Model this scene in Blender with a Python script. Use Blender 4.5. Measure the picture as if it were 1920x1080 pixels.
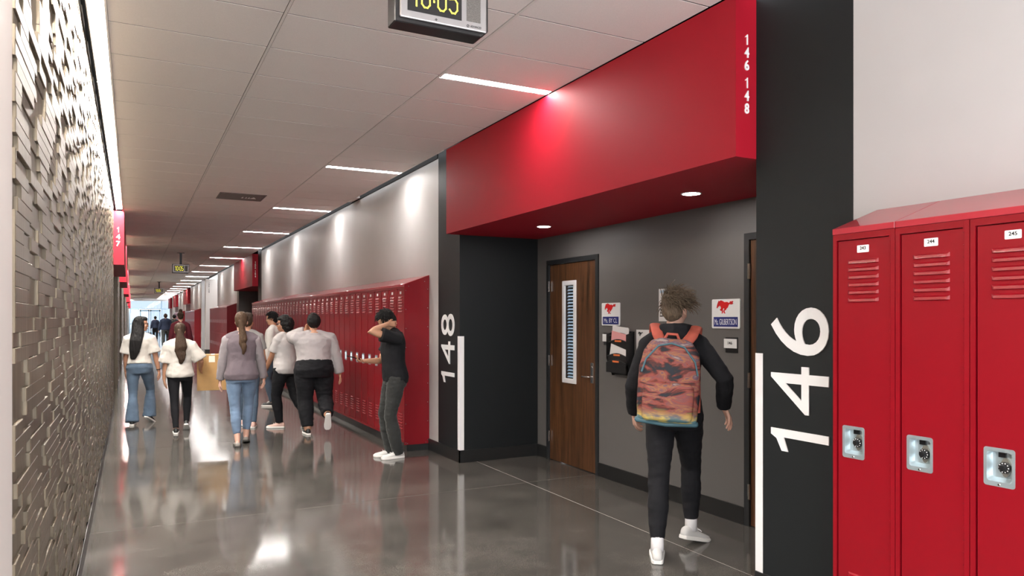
import bpy, bmesh, math, random
import numpy as np
from mathutils import Vector, Matrix, noise as mnoise
random.seed(7)
PI = math.pi
scene = bpy.context.scene
COL = scene.collection
for o in list(bpy.data.objects): bpy.data.objects.remove(o)

# ------------------------------------------------------------------ camera
YAW = math.radians(27.46)
cam = bpy.data.cameras.new('camera'); camo = bpy.data.objects.new('camera', cam); COL.objects.link(camo)
cam.sensor_width = 36.0; cam.lens = 36.0*1371.0/1920.0; cam.shift_y = 57.0/1920.0
cam.clip_start = 0.03; cam.clip_end = 300
camo.location = (0, 0, 1.55); camo.rotation_euler = (PI/2, 0, -YAW)
scene.camera = camo
# ------------------------------------------------------------------ world (overcast daylight beyond the far glazing; near end left open as added fill)
world = bpy.data.worlds.new('world'); scene.world = world; world.use_nodes = True
bg = world.node_tree.nodes['Background']; bg.inputs[0].default_value = (0.95, 0.97, 1.0, 1); bg.inputs[1].default_value = 5.0
STRIP_E = 72.0      # ceiling strip lights
COVE_E = 230.0       # wall grazing lights
DOWN_E = 150.0       # recessed downlights
vs = scene.view_settings
vs.view_transform = 'Standard'; vs.look = 'None'; vs.exposure = 0.42; vs.gamma = 1.0; vs.use_curve_mapping = False
scene.cycles.max_bounces = 10; scene.cycles.diffuse_bounces = 6; scene.cycles.glossy_bounces = 4
scene.cycles.sample_clamp_indirect = 6.0
scene.cycles.use_denoising = True

# ------------------------------------------------------------------ dimensions (metres)
H_CEIL = 3.353; XL = -0.27; XR = 3.12; XLB = -0.2815; X_EDGE = 2.965; X_CL = -0.135
XA = 4.08; Z_SOF = 2.447; X_BOX = 2.965; Y_END = 78.0; Y_BACK = -1.0
STRIP_Y0, STRIP_DY = 5.06, 3.658

# ------------------------------------------------------------------ materials
MATS = {}
def mat(name, col, rough=0.5, metal=0.0, var=0.0, vscale=20.0, bump=0.0, bscale=60.0, coat=0.0, stretch=(1,1,1), spec=0.5, sheen=0.0):
    m = bpy.data.materials.new(name); m.use_nodes = True
    nt = m.node_tree; b = nt.nodes['Principled BSDF']
    b.inputs['Base Color'].default_value = (*col, 1); b.inputs['Roughness'].default_value = rough
    b.inputs['Metallic'].default_value = metal; b.inputs['Coat Weight'].default_value = coat
    b.inputs['Specular IOR Level'].default_value = spec
    if sheen: b.inputs['Sheen Weight'].default_value = sheen
    if var or bump:
        tc = nt.nodes.new('ShaderNodeTexCoord'); mp = nt.nodes.new('ShaderNodeMapping')
        mp.inputs['Scale'].default_value = stretch
        nt.links.new(tc.outputs['Object'], mp.inputs[0])
    if var:
        n = nt.nodes.new('ShaderNodeTexNoise'); n.inputs['Scale'].default_value = vscale; n.inputs['Detail'].default_value = 4
        nt.links.new(mp.outputs[0], n.inputs['Vector'])
        r = nt.nodes.new('ShaderNodeValToRGB')
        r.color_ramp.elements[0].position = 0.3; r.color_ramp.elements[1].position = 0.7
        r.color_ramp.elements[0].color = (*[max(0, c*(1-var)) for c in col], 1)
        r.color_ramp.elements[1].color = (*[min(1, c*(1+var)) for c in col], 1)
        nt.links.new(n.outputs[0], r.inputs[0]); nt.links.new(r.outputs[0], b.inputs['Base Color'])
    if bump:
        n2 = nt.nodes.new('ShaderNodeTexNoise'); n2.inputs['Scale'].default_value = bscale; n2.inputs['Detail'].default_value = 3
        nt.links.new(mp.outputs[0], n2.inputs['Vector'])
        bp = nt.nodes.new('ShaderNodeBump'); bp.inputs['Strength'].default_value = bump; bp.inputs['Distance'].default_value = 0.01
        nt.links.new(n2.outputs[0], bp.inputs['Height']); nt.links.new(bp.outputs[0], b.inputs['Normal'])
    MATS[name] = m
    return m
def emit(name, col, s):
    m = bpy.data.materials.new(name); m.use_nodes = True; nt = m.node_tree
    b = nt.nodes['Principled BSDF']; b.inputs['Base Color'].default_value = (*col, 1)
    b.inputs['Emission Color'].default_value = (*col, 1); b.inputs['Emission Strength'].default_value = s
    MATS[name] = m; return m

def concrete():
    m = bpy.data.materials.new('polished_concrete'); m.use_nodes = True; nt = m.node_tree
    b = nt.nodes['Principled BSDF']; N = nt.nodes.new; L = nt.links.new
    tc = N('ShaderNodeTexCoord')
    n1 = N('ShaderNodeTexNoise'); n1.inputs['Scale'].default_value = 1.7; n1.inputs['Detail'].default_value = 6; n1.inputs['Roughness'].default_value = .65
    n2 = N('ShaderNodeTexNoise'); n2.inputs['Scale'].default_value = 160; n2.inputs['Detail'].default_value = 2
    v = N('ShaderNodeTexVoronoi'); v.inputs['Scale'].default_value = 210
    for x in (n1, n2, v): L(tc.outputs['Object'], x.inputs['Vector'])
    r1 = N('ShaderNodeValToRGB'); e = r1.color_ramp.elements
    e[0].position = .3; e[0].color = (.050, .046, .042, 1); e[1].position = .72; e[1].color = (.112, .104, .094, 1)
    L(n1.outputs[0], r1.inputs[0])
    r2 = N('ShaderNodeValToRGB'); e = r2.color_ramp.elements
    e[0].position = .38; e[0].color = (.72, .72, .72, 1); e[1].position = .66; e[1].color = (1.25, 1.23, 1.2, 1)
    L(n2.outputs[0], r2.inputs[0])
    mx = N('ShaderNodeMix'); mx.data_type = 'RGBA'; mx.blend_type = 'MULTIPLY'; mx.inputs[0].default_value = 1
    L(r1.outputs[0], mx.inputs[6]); L(r2.outputs[0], mx.inputs[7])
    r3 = N('ShaderNodeValToRGB'); e = r3.color_ramp.elements
    e[0].position = .0; e[0].color = (.30, .28, .25, 1); e[1].position = .16; e[1].color = (0, 0, 0, 1)
    L(v.outputs['Distance'], r3.inputs[0])
    ad = N('ShaderNodeMix'); ad.data_type = 'RGBA'; ad.blend_type = 'ADD'; ad.inputs[0].default_value = .35
    L(mx.outputs[2], ad.inputs[6]); L(r3.outputs[0], ad.inputs[7]); L(ad.outputs[2], b.inputs['Base Color'])
    rr = N('ShaderNodeMapRange'); rr.inputs[3].default_value = .045; rr.inputs[4].default_value = .17
    L(n1.outputs[0], rr.inputs[0]); L(rr.outputs[0], b.inputs['Roughness'])
    b.inputs['Specular IOR Level'].default_value = .55
    MATS[m.name] = m; return m
def wood():
    m = bpy.data.materials.new('walnut_veneer'); m.use_nodes = True; nt = m.node_tree
    b = nt.nodes['Principled BSDF']; N = nt.nodes.new; L = nt.links.new
    tc = N('ShaderNodeTexCoord'); mp = N('ShaderNodeMapping'); mp.inputs['Scale'].default_value = (9, 9, .55)
    L(tc.outputs['Object'], mp.inputs[0])
    n = N('ShaderNodeTexNoise'); n.inputs['Scale'].default_value = 2.2; n.inputs['Detail'].default_value = 8; n.inputs['Distortion'].default_value = 1.2
    L(mp.outputs[0], n.inputs['Vector'])
    n2 = N('ShaderNodeTexNoise'); n2.inputs['Scale'].default_value = 24; n2.inputs['Detail'].default_value = 3
    L(mp.outputs[0], n2.inputs['Vector'])
    mm = N('ShaderNodeMath'); mm.operation = 'MULTIPLY_ADD'; mm.inputs[1].default_value = .35; L(n2.outputs[0], mm.inputs[0]); L(n.outputs[0], mm.inputs[2])
    r = N('ShaderNodeValToRGB'); e = r.color_ramp.elements
    e[0].position = .42; e[0].color = (.026, .0105, .0045, 1); e[1].position = .9; e[1].color = (.135, .055, .021, 1)
    L(mm.outputs[0], r.inputs[0]); L(r.outputs[0], b.inputs['Base Color']); b.inputs['Roughness'].default_value = .38
    MATS[m.name] = m; return m
def print_fabric():
    m = bpy.data.materials.new('printed_fabric'); m.use_nodes = True; nt = m.node_tree
    b = nt.nodes['Principled BSDF']; N = nt.nodes.new; L = nt.links.new
    tc = N('ShaderNodeTexCoord'); mp = N('ShaderNodeMapping'); mp.inputs['Rotation'].default_value = (0, math.radians(-24), 0); mp.inputs['Scale'].default_value = (3.2, 3.2, 9)
    L(tc.outputs['Object'], mp.inputs[0])
    n = N('ShaderNodeTexNoise'); n.inputs['Scale'].default_value = 1.5; n.inputs['Detail'].default_value = 5; n.inputs['Distortion'].default_value = 1.1
    L(mp.outputs[0], n.inputs['Vector'])
    r = N('ShaderNodeValToRGB'); cr = r.color_ramp
    stops = [(.28, (.006, .015, .03)), (.40, (.010, .011, .016)), (.45, (.10, .018, .012)), (.49, (.25, .055, .04)), (.52, (.17, .055, .06)), (.56, (.30, .12, .045)), (.60, (.11, .055, .09)), (.68, (.30, .24, .21))]
    cr.elements[0].position, cr.elements[0].color = stops[0][0], (*stops[0][1], 1)
    cr.elements[1].position, cr.elements[1].color = stops[-1][0], (*stops[-1][1], 1)
    for p, c in stops[1:-1]:
        e = cr.elements.new(p); e.color = (*c, 1)
    L(n.outputs[0], r.inputs[0])
    sx = N('ShaderNodeSeparateXYZ'); L(tc.outputs['Object'], sx.inputs[0])
    ma = N('ShaderNodeMath'); ma.operation = 'MULTIPLY_ADD'; ma.inputs[1].default_value = .16; L(n.outputs[0], ma.inputs[0]); L(sx.outputs[2], ma.inputs[2])
    rb = N('ShaderNodeMapRange'); rb.inputs[1].default_value = -.16; rb.inputs[2].default_value = -.10; rb.inputs[3].default_value = 1; rb.inputs[4].default_value = 0; L(ma.outputs[0], rb.inputs[0])
    n3 = N('ShaderNodeTexNoise'); n3.inputs['Scale'].default_value = 3.5; L(mp.outputs[0], n3.inputs['Vector'])
    r3 = N('ShaderNodeValToRGB'); q = r3.color_ramp; q.elements[0].position = .42; q.elements[0].color = (.08, .17, .19, 1); q.elements[1].position = .58; q.elements[1].color = (.62, .47, .12, 1)
    L(n3.outputs[0], r3.inputs[0])
    mx = N('ShaderNodeMix'); mx.data_type = 'RGBA'; L(rb.outputs[0], mx.inputs[0]); L(r.outputs[0], mx.inputs[6]); L(r3.outputs[0], mx.inputs[7])
    L(mx.outputs[2], b.inputs['Base Color']); b.inputs['Roughness'].default_value = .75
    MATS[m.name] = m; return m
def relief_mat():
    m = bpy.data.materials.new('bronze_relief'); m.use_nodes = True; nt = m.node_tree
    b = nt.nodes['Principled BSDF']; N = nt.nodes.new; L = nt.links.new
    tc = N('ShaderNodeTexCoord'); mp = N('ShaderNodeMapping'); mp.inputs['Scale'].default_value = (14, 14, .35)
    L(tc.outputs['Object'], mp.inputs[0])
    n = N('ShaderNodeTexNoise'); n.inputs['Scale'].default_value = 5; n.inputs['Detail'].default_value = 4; L(mp.outputs[0], n.inputs['Vector'])
    r = N('ShaderNodeValToRGB'); e = r.color_ramp.elements
    e[0].position = .3; e[0].color = (.092, .072, .05, 1); e[1].position = .72; e[1].color = (.195, .158, .112, 1)
    L(n.outputs[0], r.inputs[0]); L(r.outputs[0], b.inputs['Base Color'])
    b.inputs['Metallic'].default_value = .45; b.inputs['Roughness'].default_value = .36
    MATS[m.name] = m; return m
def glass_mat(name, tint):
    m = bpy.data.materials.new(name); m.use_nodes = True; nt = m.node_tree
    for x in list(nt.nodes): nt.nodes.remove(x)
    o = nt.nodes.new('ShaderNodeOutputMaterial'); mx = nt.nodes.new('ShaderNodeMixShader'); mx.inputs[0].default_value = .08
    t = nt.nodes.new('ShaderNodeBsdfTransparent'); g = nt.nodes.new('ShaderNodeBsdfGlossy'); g.inputs['Roughness'].default_value = .02
    t.inputs[0].default_value = (*tint, 1)
    nt.links.new(t.outputs[0], mx.inputs[1]); nt.links.new(g.outputs[0], mx.inputs[2]); nt.links.new(mx.outputs[0], o.inputs[0])
    MATS[m.name] = m; return m
def mesh_fabric():
    m = bpy.data.materials.new('black_wire_mesh'); m.use_nodes = True; nt = m.node_tree
    b = nt.nodes['Principled BSDF']; b.inputs['Base Color'].default_value = (.012, .012, .013, 1); b.inputs['Roughness'].default_value = .4
    b.inputs['Alpha'].default_value = .8
    MATS[m.name] = m; return m
concrete(); wood(); print_fabric(); relief_mat(); glass_mat('dimmed_glass', (.36, .40, .43)); glass_mat('clear_glass', (.93, .97, 1)); mesh_fabric()  # tint of the far-end glass is made up to dim the daylight there
mat('white_paint', (.56, .54, .53), .55, var=.02, vscale=3)
mat('beige_paint', (.56, .51, .48), .55)
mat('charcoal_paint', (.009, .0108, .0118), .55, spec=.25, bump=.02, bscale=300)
mat('grey_paint', (.12, .113, .108), .55, bump=.02, bscale=300)
mat('red_paint', (.36, .003, .016), .6, spec=.3)
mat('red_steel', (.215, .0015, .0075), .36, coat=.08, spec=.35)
mat('red_steel_lit_top', (.40, .02, .035), .34, coat=.7)  # paler than the locker red: light reflected by the tops put into the colour
mat('black_base', (.012, .012, .012), .35)
mat('black_void', (.006, .006, .006), .8)
mat('tile_white', (.86, .815, .785), .9, var=.035, vscale=180)
mat('grid_dark', (.05, .047, .045), .7)
mat('grid_white', (.78, .75, .72), .5)
mat('white_plastic', (.85, .83, .83), .4)
mat('sign_white', (.9, .9, .88), .35)
mat('sign_blue', (.01, .018, .16), .4)
mat('sign_red', (.62, .008, .012), .4)
mat('digit_white', (.92, .92, .92), .4)
mat('ink', (.015, .015, .015), .5)
mat('zinc', (.62, .72, .76), .32, metal=.75, var=.08, vscale=12)
mat('zinc_dark', (.34, .33, .29), .35, metal=.7)
mat('chrome', (.75, .74, .72), .22, metal=1)
mat('black_plastic', (.010, .010, .011), .3)
mat('aluminium', (.40, .385, .385), .4, metal=.8, var=.06, vscale=8)
mat('speaker_grille', (.14, .13, .12), .6, metal=.3, var=.5, vscale=260)
mat('frame_dark', (.018, .020, .022), .4)
mat('blind', (.45, .60, .74), .5)
mat('blind_dark', (.03, .035, .04), .5)
mat('paper', (.82, .80, .79), .7)
mat('paper_pink', (.80, .36, .36), .7)
mat('tag_orange', (.85, .20, .05), .5)
mat('diffuser_white', (.8, .8, .8), .5)
mat('vent_metal', (.16, .125, .115), .38, metal=.3)
mat('storefront', (.25, .38, .50), .4, metal=.4)
mat('asphalt', (.6, .6, .6), .8)
mat('cardboard', (.42, .245, .095), .75, var=.08, vscale=9)
mat('tape', (.75, .68, .58), .4)
emit('led_white', (1.0, .96, .93), STRIP_E)
emit('cove_white', (1.0, .95, .88), COVE_E)
emit('down_white', (1.0, .96, .94), DOWN_E)
emit('led_yellow', (.85, .80, .10), .9)
# people
mat('skin_light', (.62, .36, .27), .5); mat('skin_tan', (.50, .26, .16), .5); mat('skin_brown', (.33, .155, .09), .5); mat('skin_mid', (.42, .215, .135), .5)
def hairm(n, c): mat(n, c, .55, var=.45, vscale=60, stretch=(3, 3, .4), bump=.5, bscale=90, spec=.18)
hairm('hair_black', (.009, .008, .008)); hairm('hair_brown', (.065, .038, .022)); hairm('hair_dark_brown', (.042, .025, .016)); hairm('hair_ash', (.115, .083, .056))
def cloth(n, c, var=.06): mat(n, c, .85, var=var, vscale=14, bump=.25, bscale=35, sheen=.1 if max(c) > .1 else 0, spec=.3)
cloth('cotton_black', (.006, .006, .008)); cloth('cotton_white', (.46, .43, .42), .03); cloth('cotton_cream', (.50, .465, .425), .03)
cloth('cotton_pale', (.36, .33, .33), .04); cloth('cotton_mauve', (.125, .098, .112), .08); cloth('cotton_greysleeve', (.24, .21, .22), .06)
cloth('cotton_grey', (.25, .235, .23), .06); cloth('cotton_greywhite', (.55, .52, .49), .05); cloth('cotton_navy', (.016, .024, .05)); cloth('cotton_maroon', (.10, .012, .02)); cloth('camo', (.05, .055, .055), .5); cloth('cotton_tan', (.45, .30, .18))
def denim(n, c): mat(n, c, .85, var=.22, vscale=5, bump=.3, bscale=120, sheen=.1)
denim('denim_light', (.135, .20, .30)); denim('denim_blue', (.075, .115, .17)); denim('denim_dark', (.04, .06, .09)); denim('denim_charcoal', (.017, .018, .017))
mat('shoe_white', (.62, .60, .58), .5); mat('shoe_black', (.012, .012, .012), .5); mat('shoe_grey', (.22, .20, .18), .7); mat('shoe_pink', (.72, .47, .40), .6); mat('sole_white', (.82, .79, .75), .55); mat('sock', (.78, .75, .75), .8); mat('sole_dark', (.05, .045, .04), .7)
mat('eye_white', (.8, .78, .76), .25); mat('iris', (.02, .012, .008), .2); mat('lips', (.32, .10, .08), .45); mat('phone_black', (.01, .01, .012), .2)
mat('strap_coral', (.42, .085, .055), .8, var=.25, vscale=10); mat('teal_trim', (.05, .12, .15), .6)

# ------------------------------------------------------------------ mesh helpers
def new_obj(name, me, m=None, parent=None, loc=None, smooth=False):
    o = bpy.data.objects.new(name, me); COL.objects.link(o)
    if m is not None and not me.materials: me.materials.append(MATS[m])
    if parent is not None: o.parent = parent
    if loc is not None: o.location = loc
    if smooth: me.polygons.foreach_set('use_smooth', [True]*len(me.polygons))
    return o
def tag(o, label, cat, group=None):
    o['label'] = label; o['category'] = cat
    if group: o['group'] = group
    return o
def thing(name, label, cat, loc=(0,0,0), rz=0.0, group=None):
    o = bpy.data.objects.new(name, None); COL.objects.link(o); o.location = loc; o.rotation_euler = (0, 0, rz)
    o.empty_display_size = .1
    return tag(o, label, cat, group)
def struct(o, label=None):
    o['kind'] = 'structure'
    if label: o['label'] = label
    return o
class MB:
    def __init__(s): s.v = []; s.f = []
    def add(s, v, f):
        n = len(s.v); s.v += [tuple(p) for p in v]; s.f += [tuple(i+n for i in q) for q in f]; return s
    def box(s, x0, x1, y0, y1, z0, z1):
        if x0 > x1: x0, x1 = x1, x0
        if y0 > y1: y0, y1 = y1, y0
        if z0 > z1: z0, z1 = z1, z0
        return s.add([(x0,y0,z0),(x1,y0,z0),(x1,y1,z0),(x0,y1,z0),(x0,y0,z1),(x1,y0,z1),(x1,y1,z1),(x0,y1,z1)],
                     [(0,3,2,1),(4,5,6,7),(0,1,5,4),(1,2,6,5),(2,3,7,6),(3,0,4,7)])
    def prism(s, poly, axis, a, b):
        """extrude a 2D polygon along an axis (0: poly=(y,z), 1: poly=(x,z), 2: poly=(x,y))"""
        n = len(poly)
        def p3(p, t): return (t, p[0], p[1]) if axis == 0 else ((p[0], t, p[1]) if axis == 1 else (p[0], p[1], t))
        v = [p3(p, a) for p in poly] + [p3(p, b) for p in poly]
        f = [tuple(range(n))[::-1], tuple(range(n, 2*n))] + [(i, (i+1) % n, n+(i+1) % n, n+i) for i in range(n)]
        return s.add(v, f)
    def tube(s, pts, rads, n=12, side=None, dome=True):
        v, f = tube(pts, rads, n, side, dome); return s.add(v, f)
    def ell(s, c, r, R=None, nu=14, nv=9):
        v, f = ellipsoid(c, r, R, nu, nv); return s.add(v, f)
    def mesh(s, name):
        me = bpy.data.meshes.new(name); me.from_pydata(s.v, [], s.f); me.update()
        bm = bmesh.new(); bm.from_mesh(me); bmesh.ops.recalc_face_normals(bm, faces=bm.faces); bm.to_mesh(me); bm.free()
        return me
    def obj(s, name, m, parent=None, loc=None, smooth=False, bevel=0.0, seg=1):
        me = s.mesh(name)
        if bevel:
            bm = bmesh.new(); bm.from_mesh(me)
            es = [e for e in bm.edges if len(e.link_faces) == 2 and e.calc_face_angle(0) > .5]
            bmesh.ops.bevel(bm, geom=es, offset=bevel, segments=seg, affect='EDGES', profile=.5); bm.to_mesh(me); bm.free()
        return new_obj(name, me, m, parent, loc, smooth)
def tube(pts, rads, n=12, side=None, dome=True):
    P = [Vector(p) for p in pts]; V = []; F = []
    R = [(r, r) if not isinstance(r, (tuple, list)) else r for r in rads]
    hint = Vector(side) if side is not None else None
    if dome:      # rounded ends
        t0 = (P[0]-P[1]).normalized(); t1 = (P[-1]-P[-2]).normalized()
        a0 = min(R[0]); a1 = min(R[-1])
        P = [P[0]+t0*a0*.8, P[0]+t0*a0*.45] + P + [P[-1]+t1*a1*.45, P[-1]+t1*a1*.8]
        R = [tuple(x*.45 for x in R[0]), tuple(x*.85 for x in R[0])] + R + [tuple(x*.85 for x in R[-1]), tuple(x*.45 for x in R[-1])]
    prev = None
    for i, p in enumerate(P):
        t = (P[min(i+1, len(P)-1)] - P[max(i-1, 0)])
        t = t.normalized() if t.length > 1e-9 else Vector((0,0,1))
        h = hint if hint is not None else (prev if prev is not None else (Vector((1,0,0)) if abs(t.x) < .8 else Vector((0,1,0))))
        a = h - t*h.dot(t)
        if a.length < 1e-6: a = t.orthogonal()
        a.normalize(); b = t.cross(a); prev = a
        for k in range(n):
            w = 2*PI*k/n
            V.append(p + a*(math.cos(w)*R[i][0]) + b*(math.sin(w)*R[i][1]))
    m = len(P)
    for i in range(m-1):
        for k in range(n):
            k2 = (k+1) % n
            F.append((i*n+k, i*n+k2, (i+1)*n+k2, (i+1)*n+k))
    F.append(tuple(range(n))[::-1]); F.append(tuple((m-1)*n+k for k in range(n)))
    return V, F
def ellipsoid(c, r, R=None, nu=14, nv=9):
    c = Vector(c); V = []; F = []
    def T(p): return c + (R @ Vector(p) if R is not None else Vector(p))
    V.append(T((0,0,-r[2])))
    for i in range(1, nv):
        ph = -PI/2 + PI*i/nv
        for k in range(nu):
            w = 2*PI*k/nu
            V.append(T((r[0]*math.cos(ph)*math.cos(w), r[1]*math.cos(ph)*math.sin(w), r[2]*math.sin(ph))))
    V.append(T((0,0,r[2]))); top = len(V)-1
    for k in range(nu): F.append((0, 1+(k+1) % nu, 1+k))
    for i in range(nv-2):
        for k in range(nu):
            a = 1+i*nu+k; b = 1+i*nu+(k+1) % nu
            F.append((a, b, b+nu, a+nu))
    o = 1+(nv-2)*nu
    for k in range(nu): F.append((o+k, o+(k+1) % nu, top))
    return V, F
def basis(x, y, loc):
    x = Vector(x); y = Vector(y); z = x.cross(y)
    return Matrix(((x[0],y[0],z[0],loc[0]),(x[1],y[1],z[1],loc[1]),(x[2],y[2],z[2],loc[2]),(0,0,0,1)))
FACE_W = ((0,-1,0), (0,0,1))      # reads on a surface facing -X
FACE_W_UP = ((0,0,1), (0,1,0))    # the same, turned to read upward
FACE_S = ((1,0,0), (0,0,1))       # reads on a surface facing -Y
def glyphs(body, m, h=None, w=None, depth=.004, bold=0.0):
    cu = bpy.data.curves.new('glyph', 'FONT'); cu.body = body; cu.size = 1; cu.extrude = .02; cu.offset = bold; cu.resolution_u = 6
    o = bpy.data.objects.new('glyph', cu); COL.objects.link(o); bpy.context.view_layer.update()
    me = bpy.data.meshes.new_from_object(o.evaluated_get(bpy.context.evaluated_depsgraph_get()))
    bpy.data.objects.remove(o); bpy.data.curves.remove(cu)
    co = np.array([v.co[:] for v in me.vertices]); lo = co.min(0); hi = co.max(0)
    s = (hi-lo); sy = h/s[1]; sx = (w/s[0]) if w else sy
    co = (co-(lo+hi)/2)*np.array([sx, sy, depth/s[2]])
    me.vertices.foreach_set('co', co.ravel()); me.update()
    me.materials.clear(); me.materials.append(MATS[m])
    return me
def put_text(name, body, m, fb, loc, h, w=None, parent=None, depth=.004, bold=0.0):
    o = new_obj(name, glyphs(body, m, h, w, depth, bold)); o.matrix_world = basis(*fb, loc)
    if parent is not None:
        o.parent = parent; o.matrix_parent_inverse = parent.matrix_basis.inverted()
    return o
# ================================================================== STRUCTURE
def block(name, x0, x1, y0, y1, z0, z1, m, label=None, parent=None):
    o = MB().box(x0, x1, y0, y1, z0, z1).obj(name, m, parent)
    return struct(o, label) if parent is None else o
def nth(n):
    if 10 <= n % 100 <= 20: return f'{n}th'
    return f"{n}{ {1:'st',2:'nd',3:'rd'}.get(n % 10, 'th') }"
# ---- floor: concrete slabs with sawn joints
floor = block('floor', -1.6, 5.2, Y_BACK, Y_END, -.12, -.0015, 'beige_paint', 'grey polished concrete floor of the school corridor')
ys = [Y_BACK]; y = 6.07 - 3.66*2
while y < Y_END:
    ys.append(y); y += 3.66
ys.append(Y_END)
for y0, y1 in zip(ys, ys[1:]):
    for x0, x1 in ((-1.6, 3.311), (3.318, 5.2)):
        MB().box(x0, x1, y0+.0035, y1-.0035, -.05, 0).obj('floor_slab', 'polished_concrete', floor)
block('ground', -30, 30, Y_END+.3, 130, -.1, -.02, 'asphalt', 'pale ground outside beyond the glazed end doors')
# ---- ceiling: tiles hung in a grid
ceil = block('ceiling', X_CL, X_EDGE, Y_BACK, Y_END, 3.3555, 3.40, 'grid_dark', 'off-white suspended tile ceiling with fine grid lines')
strips = [STRIP_Y0 + STRIP_DY*k for k in range(0, 20)]
DY = STRIP_DY/6; G = .0065
cols = ((X_CL+.008, .805), (.805, 2.03), (2.03, X_EDGE))
far = MB()
row = int((Y_BACK-STRIP_Y0)/DY)
while STRIP_Y0 + row*DY < Y_END-.7:
    y0 = STRIP_Y0 + row*DY; y1 = y0 + DY
    for c, (x0, x1) in enumerate(cols):
        a, b = y0+G, y1-G
        if c == 2 and row % 6 == 0: a = y0+.05
        if c == 2 and row % 6 == 5: b = y1-.05
        if c == 1 and abs((y0+y1)/2-11.46) < .3: continue
        args = (x0+.012*(c > 0), x1-(.012 if c < 2 else 0), a, b, H_CEIL, H_CEIL+.012)
        if 2.6 < y0 < 31: MB().box(*args).obj('ceiling_tile', 'tile_white', ceil)
        else: far.box(*args)
    row += 1
o = far.obj('ceiling_tile_field', 'tile_white', ceil); o['kind'] = 'stuff'
for x in (.805, 2.03): MB().box(x-.008, x+.008, Y_BACK, Y_END-1, H_CEIL-.004, H_CEIL+.012).obj('grid_bar', 'grid_white', ceil)
MB().box(X_CL-.006, X_CL+.006, Y_BACK, Y_END-1, H_CEIL-.012, 3.44).obj('edge_trim', 'white_plastic', ceil)
MB().box(X_EDGE-.004, X_EDGE+.004, 7.3, Y_END-1, H_CEIL-.004, 3.44).obj('edge_trim', 'grid_white', ceil)
block('ceiling_slot_left', -.5, X_CL+.02, Y_BACK, Y_END, 3.50, 3.55, 'black_void', 'black top of the light slot above the textured wall')
block('ceiling_slot_right', X_EDGE-.02, 3.4, Y_BACK, Y_END, 3.50, 3.55, 'black_void', 'black top of the narrow slot along the right wall')
# ---- right wall
def rwall(y0, y1, m, label, x1=3.45, x0=XR, z1=3.5):
    return block('wall_right', x0, x1, y0, y1, 0, z1, m, label)
rwall(Y_BACK, 2.395, 'white_paint', 'pale wall above the nearest three lockers')
rwall(2.395, 3.02, 'charcoal_paint', 'charcoal wall band carrying the big number 146', x1=4.3)
rwall(7.22, 7.835, 'charcoal_paint', 'charcoal wall band carrying the big number 148', x1=4.3)
rwall(7.835, 20.75, 'white_paint', 'pale wall above the long row of lockers')
rwall(20.75, 21.35, 'charcoal_paint', 'charcoal wall band before the second red bulkhead', x1=4.3)
rwall(25.5, 25.95, 'grey_paint', 'grey wall band past the second red bulkhead', x1=4.3)
rwall(25.95, 32.3, 'white_paint', 'pale wall above the two-tier lockers', x1=4.6)
rwall(32.3, 36.0, 'white_paint', 'recessed pale wall past the two-tier lockers', x0=4.4, x1=4.6)
rwall(36.0, 36.5, 'beige_paint', 'beige pier with stacked dark room digits', x0=2.98, x1=4.6, z1=3.345)
rwall(36.5, 40.0, 'charcoal_paint', 'dark recess behind the beige pier', x0=4.0, x1=4.6)
rwall(40.0, 48.0, 'white_paint', 'pale wall above the third row of lockers')
rwall(52.2, 61.0, 'white_paint', 'pale wall above the fourth row of lockers')
rwall(65.2, 70.5, 'white_paint', 'pale wall near the far glazed entrance')
rwall(74.5, 75.5, 'white_paint', 'last short pale wall before the glazed entrance')
for y0, y1 in ((7.84, 20.75), (25.95, 32.3), (40, 48), (52.2, 61), (65.2, 70.5)):
    block('trim_1', XR-.012, XR+.002, y0, y1, 3.385, 3.5, 'black_void', 'black strip in the slot where wall meets ceiling')
block('trim_2', X_EDGE, XR, 11.05, 11.55, 3.40, 3.43, 'grid_white', 'small pale filler panel in the dark ceiling slot')
# ---- alcoves
def alcove(y0, y1, detailed=False):
    if not detailed:
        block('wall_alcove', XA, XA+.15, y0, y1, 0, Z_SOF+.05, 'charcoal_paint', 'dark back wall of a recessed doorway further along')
    block('ceiling_alcove', XR, 4.3, y0, y1, Z_SOF+.02, Z_SOF+.1, 'black_void')
    block('ceiling_alcove_top', XR, 4.3, y0, y1, 3.50, 3.55, 'black_void')
bw = ((4.06, 5.994), (7.005, 7.22), (3.02, 3.045))
alcove(3.02, 7.22, True)
wb = block('wall_alcove', XA, XA+.15, 4.06, 5.994, 0, 2.6, 'grey_paint', 'mid grey back wall of the recess between the two classroom doors')
block('wall_alcove', XA, XA+.15, 7.005, 7.22, 0, 2.6, 'grey_paint', 'narrow grey wall strip beside the hinges of the wooden door')
block('wall_alcove', XA, XA+.15, 5.994, 7.005, 2.185, 2.6, 'grey_paint', 'grey wall above the wooden door')
block('wall_alcove', XA, XA+.15, 3.02, 4.06, 2.185, 2.6, 'grey_paint', 'grey wall above the half-hidden door')
block('wall_alcove', XA+.40, XA+.45, 2.9, 7.3, 0, 2.6, 'black_void', 'black sheet standing in for the dark classroom behind the doors')  # black sheet put in for the room's darkness; also keeps world light out
alcove(21.35, 25.5); alcove(48.0, 52.2); alcove(61.0, 65.2); alcove(70.5, 74.5)
def bulkhead(y0, y1, right=True, label=''):
    if right:
        o = MB().box(X_BOX, XA+.05, y0, y1, Z_SOF, 3.343).obj('wall_bulkhead', 'red_paint')
    else:
        o = MB().box(-1.4, -.117, y0, y1, Z_SOF, 3.343).obj('wall_bulkhead', 'red_paint')
    return struct(o, label)
bulkhead(3.02, 7.22, True, 'nearest large red bulkhead over the recess of rooms 146 and 148')
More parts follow.
